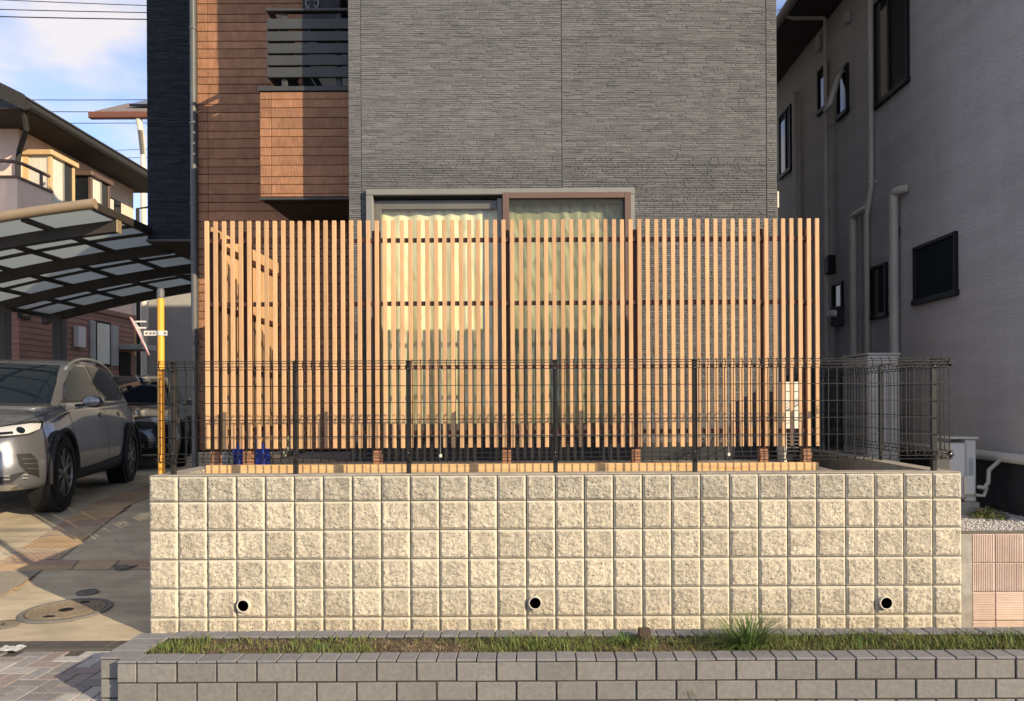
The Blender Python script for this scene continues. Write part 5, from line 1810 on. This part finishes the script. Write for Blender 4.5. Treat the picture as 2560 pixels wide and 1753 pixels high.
def make_car(name, label, loc, rotz, paint, silver_rails, style, wheels=True):
    t = thing(name, label, 'car', loc, None, True, rotz)
    body_st = [(2.27, .36, .60, .48, .30), (2.235, .30, .70, .66, .55), (2.14, .26, .79, .79, .70), (1.98, .24, .86, .87, .78), (1.7, .23, .93, .91, .82), (1.38, .22, .98, .925, .83),
               (1.0, .22, 1.03, .92, .84), (.4, .22, 1.045, .91, .86), (-.5, .22, 1.06, .915, .86), (-1.1, .22, 1.085, .925, .85), (-1.39, .22, 1.095, .93, .84), (-1.8, .24, 1.10, .91, .80), (-2.1, .30, 1.08, .84, .72), (-2.27, .38, 1.0, .74, .60), (-2.32, .50, .90, .58, .45)]
    prof = [(0, 0, 0), (0, .55, 0), (.0, .88, 0), (.06, .965, 0), (.22, .99, 0), (.45, 1.0, 0), (.60, .985, .15), (.72, .985, .3), (.86, .99, .75), (.95, .985, 1), (.995, .90, 1), (1.015, .6, 1), (1.03, .3, 1), (1.035, 0, 1)]
    cab_st = [(1.30, .93, .985, .80, .62), (1.05, .95, 1.13, .82, .66), (.72, .96, 1.33, .835, .65), (.40, .97, 1.485, .84, .64), (.08, .98, 1.575, .845, .635), (-.4, .99, 1.618, .85, .63), (-.9, 1.0, 1.612, .85, .625), (-1.4, 1.02, 1.565, .835, .61), (-1.8, 1.03, 1.47, .80, .595), (-2.08, 1.02, 1.27, .73, .58), (-2.20, 1.0, 1.08, .66, .56)]
    cprof = [(0, 0, 0), (0, .6, 0), (0, 1.0, 0), (.2, .995, .16), (.45, .985, .42), (.72, .975, .74), (.88, .965, .93), (.965, .90, 1), (.992, .72, 1), (1.0, .38, 1), (1.004, 0, 1)]
    wx = (1.385, -1.385)
    r = .362
    cuts = []
    for x in wx:
        for s in (1, -1):
            Mx = Matrix.Translation((x, s * .93, r + .01)) @ Matrix.Rotation(R(90), 4, 'X')
            cuts.append(MB().lathe([(.415, -.28), (.415, .28)], 36, Mx))
    bme = evaluated(lofted(body_st, prof, 'b'), paint, 2, cuts)
    cme = evaluated(lofted(cab_st, cprof, 'c'), paint, 2)
    bvh = bvh_of([bme, cme])
    body = obj('body', bme, None, t)
    obj('cabin', cme, None, t)
    fr_front = (Vector((4, 0, 0)), Vector((0, 1, 0)), Vector((0, 0, 1)), Vector((-1, 0, 0)))
    def side(s):
        return (Vector((0, 3 * s, 0)), Vector((1, 0, 0)), Vector((0, 0, 1)), Vector((0, -s, 0)))
    # windscreen
    ws = [(-.68, 1.06), (0, 1.09), (.68, 1.06), (.62, 1.30), (.535, 1.50), (0, 1.535), (-.535, 1.50), (-.62, 1.30)]
    obj('windscreen', patch(bvh, ws, fr_front, .005), M['car_glass'], t, smooth=True)
    obj('wiper_cowl', patch(bvh, [(-.7, 1.035), (0, 1.055), (.7, 1.035), (.69, 1.055), (0, 1.088), (-.69, 1.055)], fr_front, .006), M['trim'], t, smooth=True)
    for s in (1, -1):
        f = side(s)
        obj('front_side_window', patch(bvh, [(.86, 1.10), (-.27, 1.115), (-.27, 1.515), (.05, 1.50), (.30, 1.435), (.62, 1.28)], f, .005), M['car_glass'], t, smooth=True)
        obj('rear_side_window', patch(bvh, [(-.34, 1.115), (-1.2, 1.14), (-1.30, 1.20), (-1.48, 1.36), (-1.36, 1.46), (-.95, 1.52), (-.34, 1.53)], f, .005), M['car_glass'], t, smooth=True)
        obj('quarter_window', patch(bvh, [(-1.30, 1.155), (-1.72, 1.235), (-1.86, 1.33), (-1.55, 1.40), (-1.38, 1.22)], f, .005), M['car_glass'], t, smooth=True)
        obj('window_seal', patch(bvh, [(.92, 1.075), (-1.25, 1.11), (-1.74, 1.20), (-1.74, 1.225), (-1.25, 1.137), (.9, 1.098)], f, .006), M['trim'], t, smooth=True)
        # door seams, handles
        for nm, a in (('door_seam', [(.98, .42), (.99, .42), (.99, 1.06), (.98, 1.06)]), ('door_seam', [(-.305, .40), (-.295, .40), (-.295, 1.10), (-.305, 1.10)]), ('door_seam', [(-1.02, .66), (-1.01, .66), (-1.20, 1.10), (-1.21, 1.10)])):
            obj(nm, patch(bvh, a, f, .003), M['black'], t)
        for hx in (-.14, -.98):
            obj('door_handle', patch(bvh, [(hx - .11, .925), (hx + .10, .915), (hx + .10, .945), (hx - .11, .955)], f, .012, .03), paint, t, smooth=True)
            obj('handle_recess', patch(bvh, [(hx + .0, .908), (hx + .09, .905), (hx + .09, .955), (hx + .0, .96)], f, .004, .03), M['black'], t)
        # sill and arch cladding
        sill = patch(bvh, [(.97, .24), (-.97, .24), (-.97, .44), (-.8, .40), (.4, .36), (.97, .36)], f, .010)
        obj('sill_cladding', sill, M['trim'], t, smooth=True)
        for x in wx:
            m = MB()
            pp = []
            for k in range(15):
                a = R(-12 + 204 * k / 14)
                y = .918 if x > 0 else .925
                pp.append((x + .427 * math.cos(a), s * y, r + .01 + .427 * math.sin(a)))
            m.tube(pp, .024, 6)
            obj('arch_cladding', m, M['trim'], t, smooth=True)
            obj('arch_liner', MB().lathe([(.41, -.10), (.41, .12), (0, .12)], 28, Matrix.Translation((x, s * .80, r + .01)) @ Matrix.Rotation(R(90 * s), 4, 'X')), M['black'], t)
            wheel(t, (x, s * .815, r), r, .235, s, 5, M['carwheel'])
        # mirror
        mm = MB()
        c = Vector((.80, s * 1.03, 1.09))
        rings = [(.10, .02), (.085, .075), (.04, .095), (-.03, .10), (-.075, .09), (-.085, .03)]
        n = 14
        for dx_, rad in rings:
            for k in range(n):
                a = 2 * math.pi * k / n
                mm.v.append((c.x + dx_, c.y + s * rad * 1.15 * math.cos(a), c.z + rad * .72 * math.sin(a)))
        for i in range(len(rings) - 1):
            for k in range(n):
                a, b = i * n + k, i * n + (k + 1) % n
                mm.f.append((a, b, b + n, a + n)); mm.m.append(0)
        mm.f.append(tuple(range(n))); mm.m.append(0)
        mm.f.append(tuple((len(rings) - 1) * n + k for k in range(n))); mm.m.append(0)
        mir = obj('wing_mirror', mm, paint, t, smooth=True)
        obj('mirror_foot', MB().prism([(.88, s * .86, 1.03), (.72, s * .86, 1.03), (.75, s * 1.0, 1.045), (.84, s * 1.0, 1.045)], (0, 0, .03)), M['trim'], mir)
        if silver_rails:
            pr = []
            for k in range(15):
                u = k / 14
                x = .30 - 1.95 * u
                loc, nor, _, _ = bvh.ray_cast(Vector((x, s * .585, 3)), Vector((0, 0, -1)))
                zz = (loc.z if loc else 1.5) + .045 * (1 - abs(2 * u - 1) ** 4) + .004
                pr.append((x, s * .60, zz))
            obj('roof_rail', MB().tube(pr, .017, 8), M['chrome'], t, smooth=True)
    top_f = (Vector((0, 0, 3)), Vector((1, 0, 0)), Vector((0, 1, 0)), Vector((0, 0, -1)))
    for s in (1, -1):
        obj('bonnet_seam', patch(bvh, [(2.06, s * .60), (1.6, s * .715), (1.22, s * .745), (1.22, s * .753), (1.6, s * .724), (2.06, s * .609)], top_f, .003), M['black'], t)
    ang = R(32)
    for s in (1, -1):
        U = Vector((-math.sin(ang), s * math.cos(ang), 0))
        D = Vector((-math.cos(ang), -s * math.sin(ang), 0))
        fr = (Vector((4, s * 1.6, 0)), U, Vector((0, 0, 1)), D)
        # place the patch by asking where the ray through the lamp's centre must start
        c0 = Vector((2.1, s * .66, .80))
        fr = (c0 - D * 2.0, U, Vector((0, 0, 1)), D)
        if style == 'slim':
            hl = [(-.36, -.085), (-.05, -.07), (.16, -.045), (.30, .02), (.33, .10), (.22, .105), (.02, .07), (-.36, -.01)]
            obj('headlight', patch(bvh, [(p[0] * 1.06, p[1] * .86 + .01) for p in hl], fr, .004, .03), M['trim'], t, smooth=True)
            lens = obj('headlight', patch(bvh, [(p[0] * .96 - .006, p[1] * .60 + .008) for p in hl], fr, .009, .03), M['lens'], t, smooth=True)
            obj('projector', patch(bvh, [(.09 + .036 * math.cos(q * .52), .010 + .028 * math.sin(q * .52)) for q in range(12)], fr, .014, .02), M['car_glass'], lens, smooth=True)
            obj('lamp_bar', patch(bvh, [(-.10, -.03), (.02, -.02), (.02, .0), (-.10, -.008)], fr, .014, .02), M['black'], lens)
            vent = [(.03, -.20), (.16, -.20), (.22, -.26), (.25, -.44), (.12, -.38), (.05, -.30)]
            iv = obj('air_intake', patch(bvh, vent, fr, .004, .03), M['trim'], t, smooth=True)
            for q in range(4):
                obj('intake_fin', patch(bvh, [(.07 + .02 * q, -.25 - .045 * q), (.215, -.262 - .045 * q), (.215, -.255 - .045 * q), (.07 + .02 * q, -.243 - .045 * q)], fr, .012, .03), M['chrome'] if q < 3 else M['trim'], iv)
        else:
            for q, (u, v, rad) in enumerate(((-.14, -.02, .072), (.08, .0, .078))):
                obj('headlight', patch(bvh, [(u + rad * math.cos(k * .449), v + rad * math.sin(k * .449)) for k in range(14)], fr, .006, .025), M['lens_dim'], t, smooth=True)
                obj('headlight_core', patch(bvh, [(u + rad * .6 * math.cos(k * .449), v + rad * .6 * math.sin(k * .449)) for k in range(14)], fr, .012, .025), M['lens'], t, smooth=True)
            obj('fog_lamp', patch(bvh, [(.02 + .04 * math.cos(k * .628), -.34 + .04 * math.sin(k * .628)) for k in range(10)], fr, .008, .02), M['lens'], t, smooth=True)
    low = obj('lower_grille', patch(bvh, [(-.70, .34), (.70, .34), (.80, .44), (.62, .40), (0, .385), (-.62, .40), (-.80, .44)], fr_front, .006), M['trim'], t, smooth=True)
    gx = MB()
    for k in range(14):
        y = -.78 + 1.56 * k / 13
        loc, nor, _, _ = bvh.ray_cast(Vector((4, y, .395)), Vector((-1, 0, 0)))
        if loc:
            for zz in (.375, .405):
                gx.bbox(loc.x - .01, loc.x + .012, y - .035, y + .035, zz - .008, zz + .008, .003)
    obj('grille_bar', gx, M['gutter'], low, kind='stuff')
    obj('bumper_strip', patch(bvh, [(-.66, .275), (.66, .275), (.74, .325), (-.74, .325)], fr_front, .012), M['chrome'] if style == 'slim' else M['trim'], t, smooth=True)
    obj('number_plate', MB().bbox(2.285, 2.297, -.165, .165, .47, .635, .004), M['bag'], t)
    if style != 'slim':
        for s in (-1, 1):
            k = obj('kidney_grille', patch(bvh, [(s * .03, .62), (s * .22, .60), (s * .24, .74), (s * .05, .78)], fr_front, .008), M['black'], t, smooth=True)
    else:
        obj('light_strip', patch(bvh, [(-.40, .735), (.40, .735), (.40, .75), (-.40, .75)], fr_front, .006), M['lens'], t)
    t.scale = (1.02, 1.03, 1.085)
    return t
M['carwheel'] = mat('dark_alloy', (0.16, 0.155, 0.15), rough=0.35, metal=0.7)
M['lens_dim'] = mat('dark_lamp_housing', (0.16, 0.17, 0.18), rough=0.1, spec=0.8, coat=1.0)
fwd = math.atan2(-.965, .262)
cx, cy = PX(154, 8.2), 8.25
fwv = Vector((math.cos(fwd), math.sin(fwd), 0))
lfv = Vector((-math.sin(fwd), math.cos(fwd), 0))
org = Vector((cx, cy, 0)) - fwv * 1.385 - lfv * .93
make_car('parked_car', 'silver-grey electric crossover parked nose out under the carport', (org.x, org.y, dz(9.5)), fwd, M['paint'], True, 'slim')
fwd2 = R(-67)
o2 = PX(372, 14.2)
make_car('parked_car', 'black off-road car parked behind the silver-grey crossover', (PX(305, 12.6) - 2.25 * math.cos(fwd2), 12.6 - 2.25 * math.sin(fwd2), dz(12)), fwd2, M['paint_black'], False, 'round')

# ------------------------------------------------------------------ overhead wires
def wire(pts, r, label, grp='overhead wires'):
    m = MB()
    a, b = Vector(pts[0]), Vector(pts[-1])
    path = []
    for k in range(13):
        u = k / 12
        p = a.lerp(b, u)
        p.z -= .25 * 4 * u * (1 - u) * (b - a).length / 40
        path.append(p)
    m.tube(path, r, 5)
    return tag(obj('overhead_wire', m, M['cable']), label, 'wire', grp)
def wire_px(p0, p1, Y, r, label, ext=9):
    a, b = P(*p0, Y), P(*p1, Y)
    d = (b - a).normalized()
    return wire([a - d * ext, b + d * ext], r, label)
YWI = 26
wire_px((0, 14), (370, 22), YWI, .016, 'second overhead wire from the top at the upper left, above a thick one')
wire_px((0, 32), (370, 39), YWI, .020, 'thick overhead wire, lowest of the top three at upper left')
wire_px((150, -3), (370, 5), YWI, .014, 'topmost overhead wire cutting the upper left corner of the sky')
wire_px((0, 241), (370, 241), YWI + 4, .016, 'overhead wire just above the far red-guttered roof, highest of its three')
wire_px((0, 270), (370, 271), YWI + 4, .016, 'overhead wire passing behind the ridge of the far red-guttered roof')
wire_px((0, 299), (370, 299), YWI + 4, .014, 'overhead wire level with the gutter of the far roof')
wire_px((200, 372), (370, 366), YWI + 8, .012, 'thin upper wire in the pale sky gap below the far roof')
wire_px((200, 389), (370, 387), YWI + 8, .012, 'thin lower wire in the pale sky gap below the far roof')
wire_px((1940, 30), (2000, -20), YWI + 10, .014, 'wire slanting across the small sky gap at upper right', 3)
wire_px((1940, 22), (2000, 32), YWI + 10, .014, 'wire lying flat across the small sky gap at upper right', 3)

# bare twigs poking in at the left edge
tw_ = thing('bare_shrub', 'bare reddish twigs poking in at the left edge before the peach house', 'shrub', (-8.6, 11.5, .3))
m = MB()
def twig(p, d, L, r, depth):
    q = p + d * L
    mid = p.lerp(q, .5) + Vector((rnd.uniform(-1, 1), rnd.uniform(-1, 1), rnd.uniform(-.5, 1))) * L * .07
    m.tube([p, mid, q], [r, r * .8, r * .55], 5)
    if depth:
        for _ in range(3):
            nd = (d + Vector((rnd.uniform(-.8, .8), rnd.uniform(-.8, .8), rnd.uniform(-.2, .6)))).normalized()
            twig(p.lerp(q, rnd.uniform(.4, 1)), nd, L * rnd.uniform(.5, .75), r * .55, depth - 1)
for base, dd in (((-8.75, 11.6, E + 1.9), (.1, 0, 1)), ((-8.9, 11.5, E + 1.9), (-.1, .1, 1))):
    twig(Vector(base), Vector(dd).normalized(), .75, .016, 4)
obj('branches', m, M['bark'], tw_)
